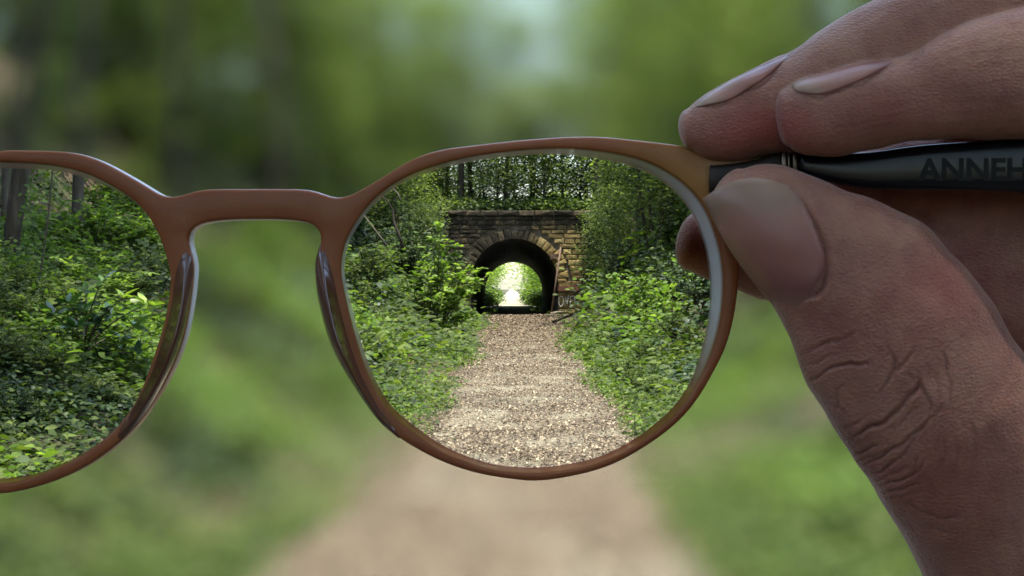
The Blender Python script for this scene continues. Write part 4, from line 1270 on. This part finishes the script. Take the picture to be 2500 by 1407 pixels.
nose_pad([(440, 592), (427, 640), (422, 690), (416, 745), (403, 800), (385, 860), (361, 925), (330, 985), (294, 1036), (262, 1072)],
         [(464, 606), (474, 650), (470, 705), (463, 755), (450, 815), (431, 872), (401, 934), (364, 996), (325, 1047), (284, 1088)], 1)
nose_pad([(806, 596), (812, 640), (822, 700), (833, 755), (848, 815), (866, 870), (888, 925), (920, 985), (955, 1030), (990, 1068)],
         [(782, 596), (770, 640), (773, 705), (785, 765), (803, 830), (828, 885), (860, 938), (893, 988), (929, 1033), (972, 1070)], -1)

# lenses: ground to the eye's prescription, they take every ray from the eye point straight on, so the far scene is in focus through them
def lens_mat():
    m, nt, nd, lk = new_mat('corrective_lens')
    out = nd.new('ShaderNodeOutputMaterial')
    geo = nd.new('ShaderNodeNewGeometry')
    tc = nd.new('ShaderNodeTexCoord')
    sub = nd.new('ShaderNodeVectorMath'); sub.operation = 'SUBTRACT'
    e = EYE - GL
    sub.inputs[1].default_value = tuple(e)                    # the wearer's eye point, fixed to the spectacles
    lk.new(tc.outputs['Object'], sub.inputs[0])
    vt = nd.new('ShaderNodeVectorTransform'); vt.vector_type = 'VECTOR'; vt.convert_from = 'OBJECT'; vt.convert_to = 'WORLD'
    lk.new(sub.outputs[0], vt.inputs[0])
    nrm = nd.new('ShaderNodeVectorMath'); nrm.operation = 'NORMALIZE'; lk.new(vt.outputs[0], nrm.inputs[0])
    rp = nd.new('ShaderNodeBsdfRayPortal')
    rp.inputs['Color'].default_value = (.97, .975, .97, 1)
    lk.new(nrm.outputs[0], rp.inputs['Direction'])
    gl = nd.new('ShaderNodeBsdfGlossy'); gl.inputs['Roughness'].default_value = .02
    mx = nd.new('ShaderNodeMixShader'); mx.inputs[0].default_value = .002          # anti-reflection coating
    lk.new(rp.outputs[0], mx.inputs[1]); lk.new(gl.outputs[0], mx.inputs[2])
    lk.new(mx.outputs[0], out.inputs[0])
    return m
M['lens'] = lens_mat()
for s in 'RL':
    P = offset_loop(inn_o[s], 4)
    c = P.mean(0)
    V, F = [gp(c[0], c[1], 1.4)], []
    rings = 10
    rad = np.linalg.norm(P - c, axis=1).mean()
    for r_ in range(1, rings + 1):
        q = c + (P - c) * r_ / rings
        for x, y in q:
            V.append(gp(x, y, 1.4 + 1.3 * (r_ / rings) ** 2))
    for i in range(NI): F.append((0, 1 + (i + 1) % NI, 1 + i))
    for r_ in range(rings - 1):
        for i in range(NI):
            j = (i + 1) % NI; a = 1 + r_ * NI
            F.append((a + i, a + j, a + NI + j, a + NI + i))
    nf = len(V)                                              # back surface, .3 mm behind
    for v in list(V[:nf]): V.append(v + Vector((0, .0003, 0)))
    for f in list(F): F.append(tuple(nf + i for i in reversed(f)))
    a = 1 + (rings - 1) * NI
    for i in range(NI):
        j = (i + 1) % NI
        F.append((a + i, a + j, nf + a + j, nf + a + i))
    link('lens', mesh('lens', V, F, M['lens'], True), glasses)

# hinge block and temple
M['black_plastic'] = solid_mat('black_acetate', [(.3, (.005, .006, .010)), (.7, (.010, .012, .020))], 60, .22, .08, 900, .4, bdist=.0001)
M['hinge_dark'] = solid_mat('hinge_block_plastic', [(.3, (.018, .012, .010)), (.7, (.06, .04, .03))], 300, .5, .2, 900, .4, bdist=.0001)
M['hinge_steel'] = solid_mat('hinge_steel', [(.3, (.25, .21, .18)), (.7, (.55, .45, .38))], 200, .35, .1, 900, .5, metallic=.9, bdist=.0001)
def slab(name, top, bot, w0, w1, thick, mat, n=50, bev=6):
    """bar between two px curves, receding from w0 to w1 (mm)"""
    a = closed_spline(top, n, False); b_ = closed_spline(bot, n, False)
    V, F = [], []
    prof = [(0, .9), (.03, .4), (.10, .08), (.25, -.05), (.5, -.10), (.75, -.05), (.90, .08), (.97, .4), (1, .9), (1, thick - .6), (.92, thick), (.08, thick), (0, thick - .6)]
    K = len(prof)
    for i in range(n):
        t = i / (n - 1); w = w0 + (w1 - w0) * t
        for u, dw in prof:
            p = a[i] * (1 - u) + b_[i] * u
            q = gpp(p[0], p[1], w + dw)
            V.append(q)
    for i in range(n - 1):
        for k in range(K):
            k2 = (k + 1) % K
            F.append((i * K + k, i * K + k2, (i + 1) * K + k2, (i + 1) * K + k))
    F.append(tuple(reversed(range(K)))); F.append(tuple((n - 1) * K + k for k in range(K)))
    return link(name, mesh(name, V, F, mat, True), glasses)
slab('hinge_block', [(1733, 404), (1790, 399), (1850, 388), (1905, 370)], [(1731, 472), (1790, 470), (1850, 465), (1910, 455)], -.9, -.9, 3.2, M['hinge_dark'])
slab('temple', [(1948, 374), (2020, 375), (2120, 372), (2250, 355), (2400, 345), (2600, 336), (2900, 330)], [(1946, 425), (2020, 445), (2120, 461), (2250, 464), (2400, 466), (2600, 474), (2900, 480)], -.8, -10.0, 3.4, M['black_plastic'])
slab('hinge_plate', [(1902, 366), (1925, 366), (1952, 368)], [(1902, 440), (1925, 440), (1952, 440)], .6, .6, 1.6, M['hinge_dark'], 4)
# metal leaves of the hinge
for x0, x1 in ((1908, 1921), (1924, 1928), (1936, 1946)):
    slab('hinge_leaf', [(x0, 369), ((x0 + x1) / 2, 369), (x1, 369)], [(x0, 424), ((x0 + x1) / 2, 425), (x1, 426)], -1.2, -1.2, 2.0, M['hinge_steel'], 4)
# printed lettering on the inside of the temple, too soft to read: upright strokes
ft = bpy.data.curves.new('lettering', 'FONT')
ft.body = 'ANNEHM'
ft.size = .0062; ft.extrude = .00004; ft.offset = .00020
tmp = bpy.data.objects.new('tmp', ft)
COL.objects.link(tmp)
dg = bpy.context.evaluated_depsgraph_get()
me = bpy.data.meshes.new_from_object(tmp.evaluated_get(dg))
bpy.data.objects.remove(tmp)
me.materials.clear()
M['print_black'] = solid_mat('print_black', [(.3, (.008, .009, .013)), (.7, (.013, .014, .020))], 60, .33, .0, 900, .33)
me.materials.append(M['print_black'])
mnx = min(v.co.x for v in me.vertices); mxx = max(v.co.x for v in me.vertices)
mny = min(v.co.y for v in me.vertices); mxy = max(v.co.y for v in me.vertices)
for v in me.vertices:
    pxx = 2240 + (v.co.x - mnx) / (mxx - mnx) * 330
    pyy = 442 - (v.co.y - mny) / (mxy - mny) * 56
    t = (pxx - 1948) / (2900 - 1948)
    v.co = gpp(pxx, pyy, -.8 + (-10.0 + .8) * t - .17)
le = link('lettering', me, glasses); le['label'] = 'blurred black lettering printed inside the temple'

# ---------------------------------------------------------------- the hand
def hp(px, py, w):
    """photo pixel and depth (in pixels behind the spectacles) -> world"""
    y = HOLD + w * PX
    return Vector(((px - CX) / FL * y, y, EYE.z + (CY - py) / FL * y))

def sweep(A, B, W, RD, n=44, K=28, sq=2.3, cap0=True, cap1=True, capr0=1.0):
    """a tapering round body between two silhouette curves; W depth of its axis, RD its half-depth"""
    a = closed_spline(A, n, False); b_ = closed_spline(B, n, False)
    w = closed_spline([(x,) for x in W], n, False)[:, 0] if len(W) > 2 else np.linspace(W[0], W[-1], n)
    w = np.interp(np.linspace(0, 1, n), np.linspace(0, 1, len(W)), W)
    rd = np.interp(np.linspace(0, 1, n), np.linspace(0, 1, len(RD)), RD)
    c = (a + b_) / 2; r = np.linalg.norm(a - b_, axis=1) / 2; d = (b_ - a) / (2 * r[:, None])
    secs = []
    t0 = c[0] - c[1]; t0 /= np.linalg.norm(t0) + 1e-9
    if cap0:
        for q in np.linspace(.98, .12, 9):
            k = math.sqrt(1 - q * q)
            secs.append((c[0] + t0 * r[0] * q * capr0, d[0], r[0] * k, w[0], rd[0] * k))
    for i in range(n): secs.append((c[i], d[i], r[i], w[i], rd[i]))
    if cap1:
        t1 = c[-1] - c[-2]; t1 /= np.linalg.norm(t1) + 1e-9
        for q in np.linspace(.12, .98, 9):
            k = math.sqrt(1 - q * q)
            secs.append((c[-1] + t1 * r[-1] * q, d[-1], r[-1] * k, w[-1], rd[-1] * k))
    V, F = [], []
    for cc, dd, rr, ww, rdd in secs:
        for k in range(K):
            th = 2 * math.pi * k / K
            cs, sn = math.cos(th), math.sin(th)
            e = 2.0 / sq
            cs2 = math.copysign(abs(cs) ** e, cs); sn2 = math.copysign(abs(sn) ** e, sn)
            V.append((cc[0] + dd[0] * rr * cs2, cc[1] + dd[1] * rr * cs2, ww + rdd * sn2))
    m_ = len(secs)
    for i in range(m_ - 1):
        for k in range(K):
            k2 = (k + 1) % K
            F.append((i * K + k, i * K + k2, (i + 1) * K + k2, (i + 1) * K + k))
    F.append(tuple(reversed(range(K)))); F.append(tuple((m_ - 1) * K + k for k in range(K)))
    return V, F

bodies = []
# rear finger (top left), its tip over the end piece
bodies.append(sweep([(1679, 268), (1712, 235), (1743, 215), (1812, 178), (1881, 148), (1939, 119), (1984, 86), (2053, 43), (2128, 0), (2260, -60), (2450, -120), (2800, -160)],
                    [(1692, 368), (1722, 390), (1760, 400), (1810, 399), (1850, 386), (1900, 378), (1960, 370), (2060, 330), (2180, 290), (2320, 230), (2520, 160), (2850, 120)],
                    [35, 30, 30, 35, 45, 60, 90, 130], [85, 120, 135, 140, 150, 160, 170, 180], capr0=.55))
# front finger
bodies.append(sweep([(1915, 216), (1950, 194), (1984, 182), (2087, 153), (2156, 143), (2208, 134), (2259, 107), (2328, 69), (2397, 41), (2500, 17), (2650, -10), (2900, -20)],
                    [(1925, 358), (1955, 378), (1990, 383), (2053, 383), (2104, 369), (2156, 359), (2225, 348), (2328, 340), (2420, 341), (2520, 346), (2680, 360), (2920, 390)],
                    [-75, -85, -90, -95, -95, -85, -60, 0], [75, 110, 118, 122, 135, 150, 160, 175], capr0=.38))
# finger behind the lens, running behind the thumb
bodies.append(sweep([(1705, 515), (1740, 495), (1800, 480), (1900, 480), (2050, 490), (2250, 520), (2500, 540), (2800, 540)],
                    [(1682, 660), (1722, 684), (1760, 698), (1805, 711), (1900, 740), (2150, 745), (2405, 704), (2800, 716)],
                    [150, 160, 175, 190, 200, 200], [70, 95, 100, 110, 130, 150], capr0=.6))
# curled finger lying under the temple
bodies.append(sweep([(2010, 392), (2160, 350), (2300, 320), (2500, 305), (2850, 300)], [(2030, 478), (2170, 525), (2300, 560), (2410, 569), (2520, 563), (2850, 560)],
                    [175, 170, 165, 160], [50, 85, 100, 110, 120], capr0=.8))
# thumb
TA = [(1742, 512), (1762, 560), (1790, 612), (1826, 664), (1872, 728), (1905, 780), (1930, 831), (1955, 901), (1971, 944), (2006, 996), (2044, 1062), (2072, 1102), (2111, 1157), (2162, 1243), (2202, 1308), (2247, 1398), (2290, 1490)]
TB = [(1812, 410), (1851, 400), (1897, 402), (1943, 413), (2005, 440), (2063, 467), (2129, 482), (2200, 517), (2270, 556), (2320, 618), (2374, 670), (2420, 732), (2470, 822), (2540, 910), (2620, 1020), (2700, 1130), (2780, 1240)]
bodies.append(sweep(TA, TB, [-95, -105, -112, -112, -110, -105, -95, -75, -40, 10, 60, 100], [62, 98, 112, 118, 128, 140, 155, 170, 190, 205, 220, 235], n=70, K=40, sq=2.15, capr0=.42))
# palm, heel and wrist, outside the frame to the right
bodies.append(sweep([(2560, 200), (2700, -60), (2900, -180), (3300, -150), (3700, -20), (4100, 130), (4800, 350)], [(2600, 900), (2720, 1180), (2900, 1480), (3300, 1500), (3700, 1280), (4100, 1130), (4800, 1250)],
                    [160, 150, 140, 140, 160, 180, 220], [120, 210, 260, 280, 300, 300, 330], n=60, K=40))
V, F = [], []
for v, f in bodies:
    b0 = len(V); V += v; F += [tuple(i + b0 for i in q) for q in f]
S = 0.01
me = mesh('raw', [(x * S, w * S, -y * S) for x, y, w in V], F)
tmp = bpy.data.objects.new('raw', me); COL.objects.link(tmp)
md = tmp.modifiers.new('r', 'REMESH'); md.mode = 'VOXEL'; md.voxel_size = 4.3 * S; md.use_smooth_shade = True
dg = bpy.context.evaluated_depsgraph_get()
rm = bpy.data.meshes.new_from_object(tmp.evaluated_get(dg))
bpy.data.objects.remove(tmp)

nv = len(rm.vertices)
co = np.empty(nv * 3); rm.vertices.foreach_get('co', co); co = co.reshape(-1, 3) / S
co[:, 2] *= -1                                        # now (px, w, py)
ne = len(rm.edges); ed = np.empty(ne * 2, dtype=np.int64); rm.edges.foreach_get('vertices', ed); ed = ed.reshape(-1, 2)
deg = np.bincount(ed.ravel(), minlength=nv).astype(float)
def lap(a):
    s = np.zeros_like(a)
    for k in range(a.shape[1]):
        s[:, k] = np.bincount(ed[:, 0], weights=a[ed[:, 1], k], minlength=nv) + np.bincount(ed[:, 1], weights=a[ed[:, 0], k], minlength=nv)
    return s / deg[:, None]
for _ in range(7):
    co += .6 * (lap(co) - co)
    co -= .62 * (lap(co) - co) * .88
# normals in this space
def normals():
    rm.vertices.foreach_set('co', (co * np.array([1, 1, 1])).ravel()); rm.update()
    nn = np.empty(nv * 3); rm.vertices.foreach_get('normal', nn) if False else rm.vertex_normals.foreach_get('vector', nn)
    return nn.reshape(-1, 3)
rm.vertices.foreach_set('co', co.ravel()); rm.update()
nn = np.empty(nv * 3); rm.vertex_normals.foreach_get('vector', nn); nn = nn.reshape(-1, 3)
ctr = co - np.array([0, 0, 0])
# orientation check: the vertex nearest the eye must point towards it (w negative)
k = np.argmin(co[:, 1])
if nn[k, 1] > 0: nn = -nn
facing = nn[:, 1] < .35

def seg_dist(P, line):
    """distance and side of px points to a polyline"""
    best = np.full(len(P), 1e9); tt = np.zeros(len(P))
    L_ = closed_spline(line, max(12, 6 * len(line)), False)
    for i in range(len(L_) - 1):
        a, b_ = L_[i], L_[i + 1]
        d = b_ - a; q = np.clip(((P - a) @ d) / (d @ d + 1e-9), 0, 1)
        dist = np.linalg.norm(P - (a + q[:, None] * d), axis=1)
        m_ = dist < best
        best[m_] = dist[m_]; tt[m_] = (i + q[m_]) / (len(L_) - 1)
    return best, tt
XY = co[:, [0, 2]]
XY0 = XY.copy()
XY = XY + 3.2 * np.column_stack([np.sin(XY0[:, 1] / 23 + XY0[:, 0] / 41) + .6 * np.sin(XY0[:, 1] / 9.0 + 1), np.sin(XY0[:, 0] / 19 - XY0[:, 1] / 37) + .6 * np.sin(XY0[:, 0] / 8.0)])
varw = .72 + .28 * np.sin(XY0[:, 0] / 17 + 1.3 * np.sin(XY0[:, 1] / 29)) * np.sin(XY0[:, 1] / 21 + XY0[:, 0] / 60)
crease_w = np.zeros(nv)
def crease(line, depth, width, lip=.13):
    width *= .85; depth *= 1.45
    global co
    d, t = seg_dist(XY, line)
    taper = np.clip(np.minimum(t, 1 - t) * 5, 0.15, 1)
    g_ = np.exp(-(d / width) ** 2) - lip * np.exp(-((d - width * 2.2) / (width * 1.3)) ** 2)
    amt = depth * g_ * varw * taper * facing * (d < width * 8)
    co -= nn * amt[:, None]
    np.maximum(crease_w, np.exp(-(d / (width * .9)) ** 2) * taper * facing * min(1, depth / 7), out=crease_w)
Z3 = lambda L_: [(1850 + x / 1.99, 700 + y / 1.99) for x, y in L_]
for line, dp, wd in [
    (Z3([(230, 475), (300, 430), (380, 395), (480, 372), (570, 370)]), 7, 5),
    (Z3([(220, 325), (300, 290), (400, 255), (480, 215)]), 4, 5),
    (Z3([(430, 745), (520, 700), (620, 650), (700, 580), (760, 520), (785, 470), (775, 400)]), 9, 6),
    (Z3([(450, 808), (540, 790), (590, 770)]), 5, 4.5),
    (Z3([(500, 868), (590, 840), (660, 785), (760, 720), (820, 660), (900, 570)]), 6, 5),
    (Z3([(530, 908), (620, 895), (700, 820), (800, 700)]), 5.5, 4.5),
    (Z3([(570, 960), (660, 955), (760, 900), (830, 830)]), 4.5, 4.5),
    (Z3([(590, 1000), (700, 990), (800, 940)]), 4, 4.5),
    (Z3([(590, 540), (600, 500), (650, 430), (660, 370), (650, 300)]), 5, 5),
    (Z3([(650, 430), (720, 350), (770, 300)]), 4, 5),
    (Z3([(820, 640), (830, 560), (800, 480), (770, 440)]), 3.5, 5),
    (Z3([(930, 600), (935, 480), (910, 340), (870, 290)]), 3.5, 5),
    (Z3([(380, 600), (390, 500), (430, 480)]), 3, 5),
    (Z3([(700, 1055), (800, 1090), (880, 1120), (1000, 1130)]), 3.5, 5),
    (Z3([(780, 800), (760, 880), (720, 950)]), 3, 5),
    (Z3([(910, 700), (905, 800), (880, 900)]), 2.5, 6),
    (Z3([(240, 380), (320, 350), (400, 330)]), 2.5, 4),
    (Z3([(330, 560), (400, 590), (440, 640)]), 2.2, 4),
    (Z3([(420, 690), (500, 660), (560, 620)]), 2.5, 4),
    (Z3([(480, 840), (560, 830), (640, 790)]), 2.5, 4),
    (Z3([(540, 935), (640, 925), (740, 860)]), 2.5, 4),
    (Z3([(600, 1030), (720, 1020), (820, 980)]), 2.2, 4),
    (Z3([(560, 700), (660, 680), (740, 620), (790, 560)]), 2.5, 4),
    (Z3([(690, 420), (740, 430), (780, 500)]), 2.2, 4),
    (Z3([(860, 420), (880, 520), (870, 620), (840, 720)]), 2.2, 5),
    (Z3([(960, 700), (960, 820), (930, 940)]), 2.0, 5),
    (Z3([(1040, 640), (1050, 800), (1030, 960)]), 1.8, 6),
    (Z3([(620, 250), (640, 320), (620, 380)]), 2.2, 4),
    (Z3([(760, 1150), (860, 1180), (980, 1190)]), 2.0, 6),
    ([(1939, 121), (1910, 150), (1880, 185), (1840, 215), (1790, 245)], 4, 7),          # nail fold, rear finger
    ([(1700, 262), (1740, 262), (1790, 244)], 3, 6),
    ([(1930, 212), (1960, 232), (2010, 236), (2080, 212), (2140, 184), (2195, 146)], 3.5, 7),    # nail fold, front finger
    ([(2255, 110), (2240, 140), (2210, 160)], 3, 7),
    ([(1940, 470), (1975, 520), (2000, 580), (2019, 640), (2010, 690), (1975, 725), (1925, 752)], 8, 8),   # nail fold, thumb
]:
    crease(line, dp, wd)
XY = XY0
# soft flesh unevenness
for i in range(nv):
    p = co[i]
    n_ = noise.noise(Vector((p[0] * .011, p[1] * .011, p[2] * .011))) * 5 + noise.noise(Vector((p[0] * .04, p[1] * .04, p[2] * .04))) * .5
    co[i] = p + nn[i] * n_
# flush: redder pads and sides of the finger tips, paler ridge beside the nails
def blob(cx_, cy_, rx, ry, ang=0.0):
    c_, s_ = math.cos(ang), math.sin(ang)
    dx, dy = XY[:, 0] - cx_, XY[:, 1] - cy_
    u = (dx * c_ + dy * s_) / rx; v = (-dx * s_ + dy * c_) / ry
    return np.exp(-(u * u + v * v))
flush = .6 * blob(1830, 315, 150, 65, -.3) + .6 * blob(1700, 620, 70, 80) + .35 * blob(2150, 270, 260, 60) + .18 * blob(2060, 790, 160, 90) + .3 * blob(2300, 700, 120, 90) + .25 * blob(1960, 330, 60, 60) + .35 * blob(2400, 460, 260, 60) + .3 * blob(2280, 1180, 200, 160)
flush = np.clip(flush - .25 * blob(1850, 470, 80, 40) - .35 * blob(1960, 250, 90, 40, .1), -0.3, 1)
world_co = np.empty((nv, 3))
yy = HOLD + co[:, 1] * PX
world_co[:, 0] = (co[:, 0] - CX) / FL * yy; world_co[:, 1] = yy; world_co[:, 2] = EYE.z + (CY - co[:, 2]) / FL * yy
HB = hp(2300, 700, 0)
rm.vertices.foreach_set('co', (world_co - np.array(HB)).ravel()); rm.update()
a = rm.attributes.new('flush', 'FLOAT', 'POINT'); a.data.foreach_set('value', flush.astype(np.float32))
a = rm.attributes.new('crease', 'FLOAT', 'POINT'); a.data.foreach_set('value', crease_w.astype(np.float32))
rm.polygons.foreach_set('use_smooth', [True] * len(rm.polygons))
bmx = bmesh.new(); bmx.from_mesh(rm); bmesh.ops.recalc_face_normals(bmx, faces=bmx.faces); bmx.to_mesh(rm); bmx.free()

def skin_mat():
    m, nt, nd, lk = new_mat('skin')
    out = nd.new('ShaderNodeOutputMaterial'); b = nd.new('ShaderNodeBsdfPrincipled')
    tc = nd.new('ShaderNodeTexCoord')
    fl = nd.new('ShaderNodeAttribute'); fl.attribute_name = 'flush'
    cr = nd.new('ShaderNodeAttribute'); cr.attribute_name = 'crease'
    n1 = nz(nd, lk, tc.outputs['Object'], 110, 5, .6); n2 = nz(nd, lk, tc.outputs['Object'], 700, 5, .65)
    v = nz(nd, lk, tc.outputs['Object'], 1900, kind='voronoi')
    base = ramp(nd, [(.25, (.33, .135, .098)), (.5, (.42, .195, .142)), (.75, (.50, .265, .19))])
    lk.new(n1.outputs[0], base.inputs[0])
    n7 = nz(nd, lk, tc.outputs['Object'], 420, 4, .7); mo = ramp(nd, [(.35, (.90, .82, .84)), (.5, (1, 1, 1)), (.68, (1.08, 1.05, .98))]); lk.new(n7.outputs[0], mo.inputs[0])
    mot = mixc(nd, lk, 1.0, base.outputs[0], mo.outputs[0], 'MULTIPLY')
    c = mixc(nd, lk, fl.outputs['Fac'], mot, (.45, .085, .075))
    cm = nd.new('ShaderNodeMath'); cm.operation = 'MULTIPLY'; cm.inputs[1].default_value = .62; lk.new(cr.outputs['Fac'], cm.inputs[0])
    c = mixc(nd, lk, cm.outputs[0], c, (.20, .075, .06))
    lk.new(c, b.inputs['Base Color'])
    b.inputs['Roughness'].default_value = .55; b.inputs['Specular IOR Level'].default_value = .35
    b.inputs['Sheen Weight'].default_value = .45; b.inputs['Sheen Roughness'].default_value = .35; b.inputs['Sheen Tint'].default_value = (1, .9, .85, 1)
    b.inputs['Subsurface Weight'].default_value = .35
    b.inputs['Subsurface Radius'].default_value = (1.0, .35, .2); b.inputs['Subsurface Scale'].default_value = .0022
    mpp = nd.new('ShaderNodeMapping'); mpp.inputs['Rotation'].default_value = (0, R(35), 0); mpp.inputs['Scale'].default_value = (1, 1, 1.7); lk.new(tc.outputs['Object'], mpp.inputs[0])
    v.feature = 'DISTANCE_TO_EDGE'; v.inputs['Scale'].default_value = 1250; lk.new(mpp.outputs[0], v.inputs['Vector'])
    vs_ = nd.new('ShaderNodeMath'); vs_.operation = 'MULTIPLY'; vs_.inputs[1].default_value = 4.0; vs_.use_clamp = True; lk.new(v.outputs['Distance'], vs_.inputs[0])
    h = nd.new('ShaderNodeMath'); h.operation = 'MULTIPLY_ADD'; h.inputs[1].default_value = .55
    lk.new(vs_.outputs[0], h.inputs[0]); lk.new(n2.outputs[0], h.inputs[2])
    bp = nd.new('ShaderNodeBump'); bp.inputs['Strength'].default_value = .6; bp.inputs['Distance'].default_value = .00022
    lk.new(h.outputs[0], bp.inputs['Height']); lk.new(bp.outputs[0], b.inputs['Normal'])
    lk.new(b.outputs[0], out.inputs[0])
    return m
M['skin'] = skin_mat()
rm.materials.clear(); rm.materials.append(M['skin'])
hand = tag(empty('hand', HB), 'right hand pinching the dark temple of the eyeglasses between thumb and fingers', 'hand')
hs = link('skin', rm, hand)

def nail_mat():
    m, nt, nd, lk = new_mat('fingernail')
    out = nd.new('ShaderNodeOutputMaterial'); b = nd.new('ShaderNodeBsdfPrincipled')
    at = nd.new('ShaderNodeAttribute'); at.attribute_name = 'tone'
    rp = ramp(nd, [(0.0, (.43, .27, .20)), (.12, (.42, .25, .185)), (.25, (.45, .215, .165)), (.6, (.40, .165, .13)), (.84, (.29, .115, .10)), (1.0, (.42, .22, .175))])
    lk.new(at.outputs['Fac'], rp.inputs[0]); lk.new(rp.outputs[0], b.inputs['Base Color'])
    tc = nd.new('ShaderNodeTexCoord'); n1 = nz(nd, lk, tc.outputs['Object'], 400, 3, .5)
    b.inputs['Roughness'].default_value = .36; b.inputs['Specular IOR Level'].default_value = .38
    b.inputs['Subsurface Weight'].default_value = .3
    b.inputs['Subsurface Radius'].default_value = (1, .4, .3); b.inputs['Subsurface Scale'].default_value = .0015
    bp = nd.new('ShaderNodeBump'); bp.inputs['Strength'].default_value = .12; bp.inputs['Distance'].default_value = .0002
    lk.new(n1.outputs[0], bp.inputs['Height']); lk.new(bp.outputs[0], b.inputs['Normal'])
    lk.new(b.outputs[0], out.inputs[0]); return m
M['nail'] = nail_mat()
tree = BVHTree.FromPolygons([v.co + HB for v in rm.vertices], [tuple(p.vertices) for p in rm.polygons])
def nail(side_a, side_b, nu=34, nvv=24, lift=.00022, b0=(0, 0), b1=(0, 0)):
    """plate lofted between its two long sides (from free edge to root); laid on the finger it grows from"""
    a = closed_spline(side_a, nu, False); b_ = closed_spline(side_b, nu, False)
    V, F, T = [], [], []
    D = np.full((nu, nvv), np.nan); PXY = np.zeros((nu, nvv, 2))
    for i in range(nu):
        for j in range(nvv):
            v_ = j / (nvv - 1); u_ = i / (nu - 1)
            p = a[i] * (1 - v_) + b_[i] * v_
            arc = 4 * v_ * (1 - v_)
            p = p + np.array(b0) * arc * max(0, 1 - u_ * 3) ** 2 + np.array(b1) * arc * max(0, u_ * 3 - 2) ** 2
            PXY[i, j] = p
            ray = (hp(p[0], p[1], 0) - EYE).normalized()
            h_ = tree.ray_cast(EYE, ray)
            if h_[0] is not None: D[i, j] = h_[3]
    med = np.nanmedian(D)
    D[D > med + .006] = np.nan
    for _ in range(40):                                       # fill what overhangs the flesh
        m_ = np.isnan(D)
        if not m_.any(): break
        E = np.pad(D, 1, constant_values=np.nan)
        st = np.stack([E[:-2, 1:-1], E[2:, 1:-1], E[1:-1, :-2], E[1:-1, 2:]])
        with np.errstate(all='ignore'):
            import warnings; warnings.simplefilter('ignore')
            fill = np.nanmean(st, 0)
        D[m_] = fill[m_]
    D0 = D.copy()
    for _ in range(10):
        E = np.pad(D, 1, mode='edge'); D = .5 * D + .125 * (E[:-2, 1:-1] + E[2:, 1:-1] + E[1:-1, :-2] + E[1:-1, 2:])
    D = np.minimum(D, D0 + .00002)
    for _ in range(3):
        E = np.pad(D, 1, mode='edge'); D = np.minimum(D, .4 * D + .15 * (E[:-2, 1:-1] + E[2:, 1:-1] + E[1:-1, :-2] + E[1:-1, 2:]))
    for layer in (0, 1):
        for i in range(nu):
            for j in range(nvv):
                v_ = j / (nvv - 1); u_ = i / (nu - 1)
                p = PXY[i, j]
                ray = (hp(p[0], p[1], 0) - EYE).normalized()
                edge = (4 * v_ * (1 - v_)) ** .5 * min(1, (1 - u_) * 5) * min(1, u_ * 8 + .35)
                dd = D[i, j] - (lift * edge + .00024 * min(1, edge * 1.6)) + (1 - edge) ** 2 * .00042
                V.append(EYE + ray * (dd + (.0012 if layer else 0))); T.append(u_ + .03 * math.sin(v_ * 7))
    n_ = nu * nvv
    for i in range(nu - 1):
        for j in range(nvv - 1):
            q = (i * nvv + j, i * nvv + j + 1, (i + 1) * nvv + j + 1, (i + 1) * nvv + j)
            F.append(q); F.append(tuple(n_ + k for k in reversed(q)))
    ring = [j for j in range(nvv)] + [i * nvv + nvv - 1 for i in range(1, nu)] + [(nu - 1) * nvv + j for j in range(nvv - 2, -1, -1)] + [i * nvv for i in range(nu - 2, 0, -1)]
    for k in range(len(ring)):
        a_, b2 = ring[k], ring[(k + 1) % len(ring)]
        F.append((a_, n_ + a_, n_ + b2, b2))
    me = mesh('nail', [v - HB for v in V], F, M['nail'], True, T)
    bmx = bmesh.new(); bmx.from_mesh(me); bmesh.ops.recalc_face_normals(bmx, faces=bmx.faces); bmx.to_mesh(me); bmx.free()
    return link('nail', me, hand)
nail([(1716, 486), (1762, 578), (1812, 655), (1860, 716), (1903, 762)], [(1940, 462), (1972, 512), (2000, 578), (2021, 645), (1992, 712)], b0=(-6, -38), b1=(16, 26))['label'] = 'broad thumb nail facing the viewer'
nail([(1932, 203), (1990, 183), (2060, 163), (2130, 149), (2190, 140)], [(1955, 228), (2010, 232), (2075, 210), (2130, 185), (2195, 146)], b0=(-6, 2))['label'] = 'nail of the front finger seen from its side'
nail([(1694, 258), (1745, 221), (1812, 184), (1875, 156), (1930, 130)], [(1720, 258), (1780, 246), (1835, 215), (1880, 183), (1932, 132)], b0=(-4, 4))['label'] = 'nail of the rear finger seen from its side'
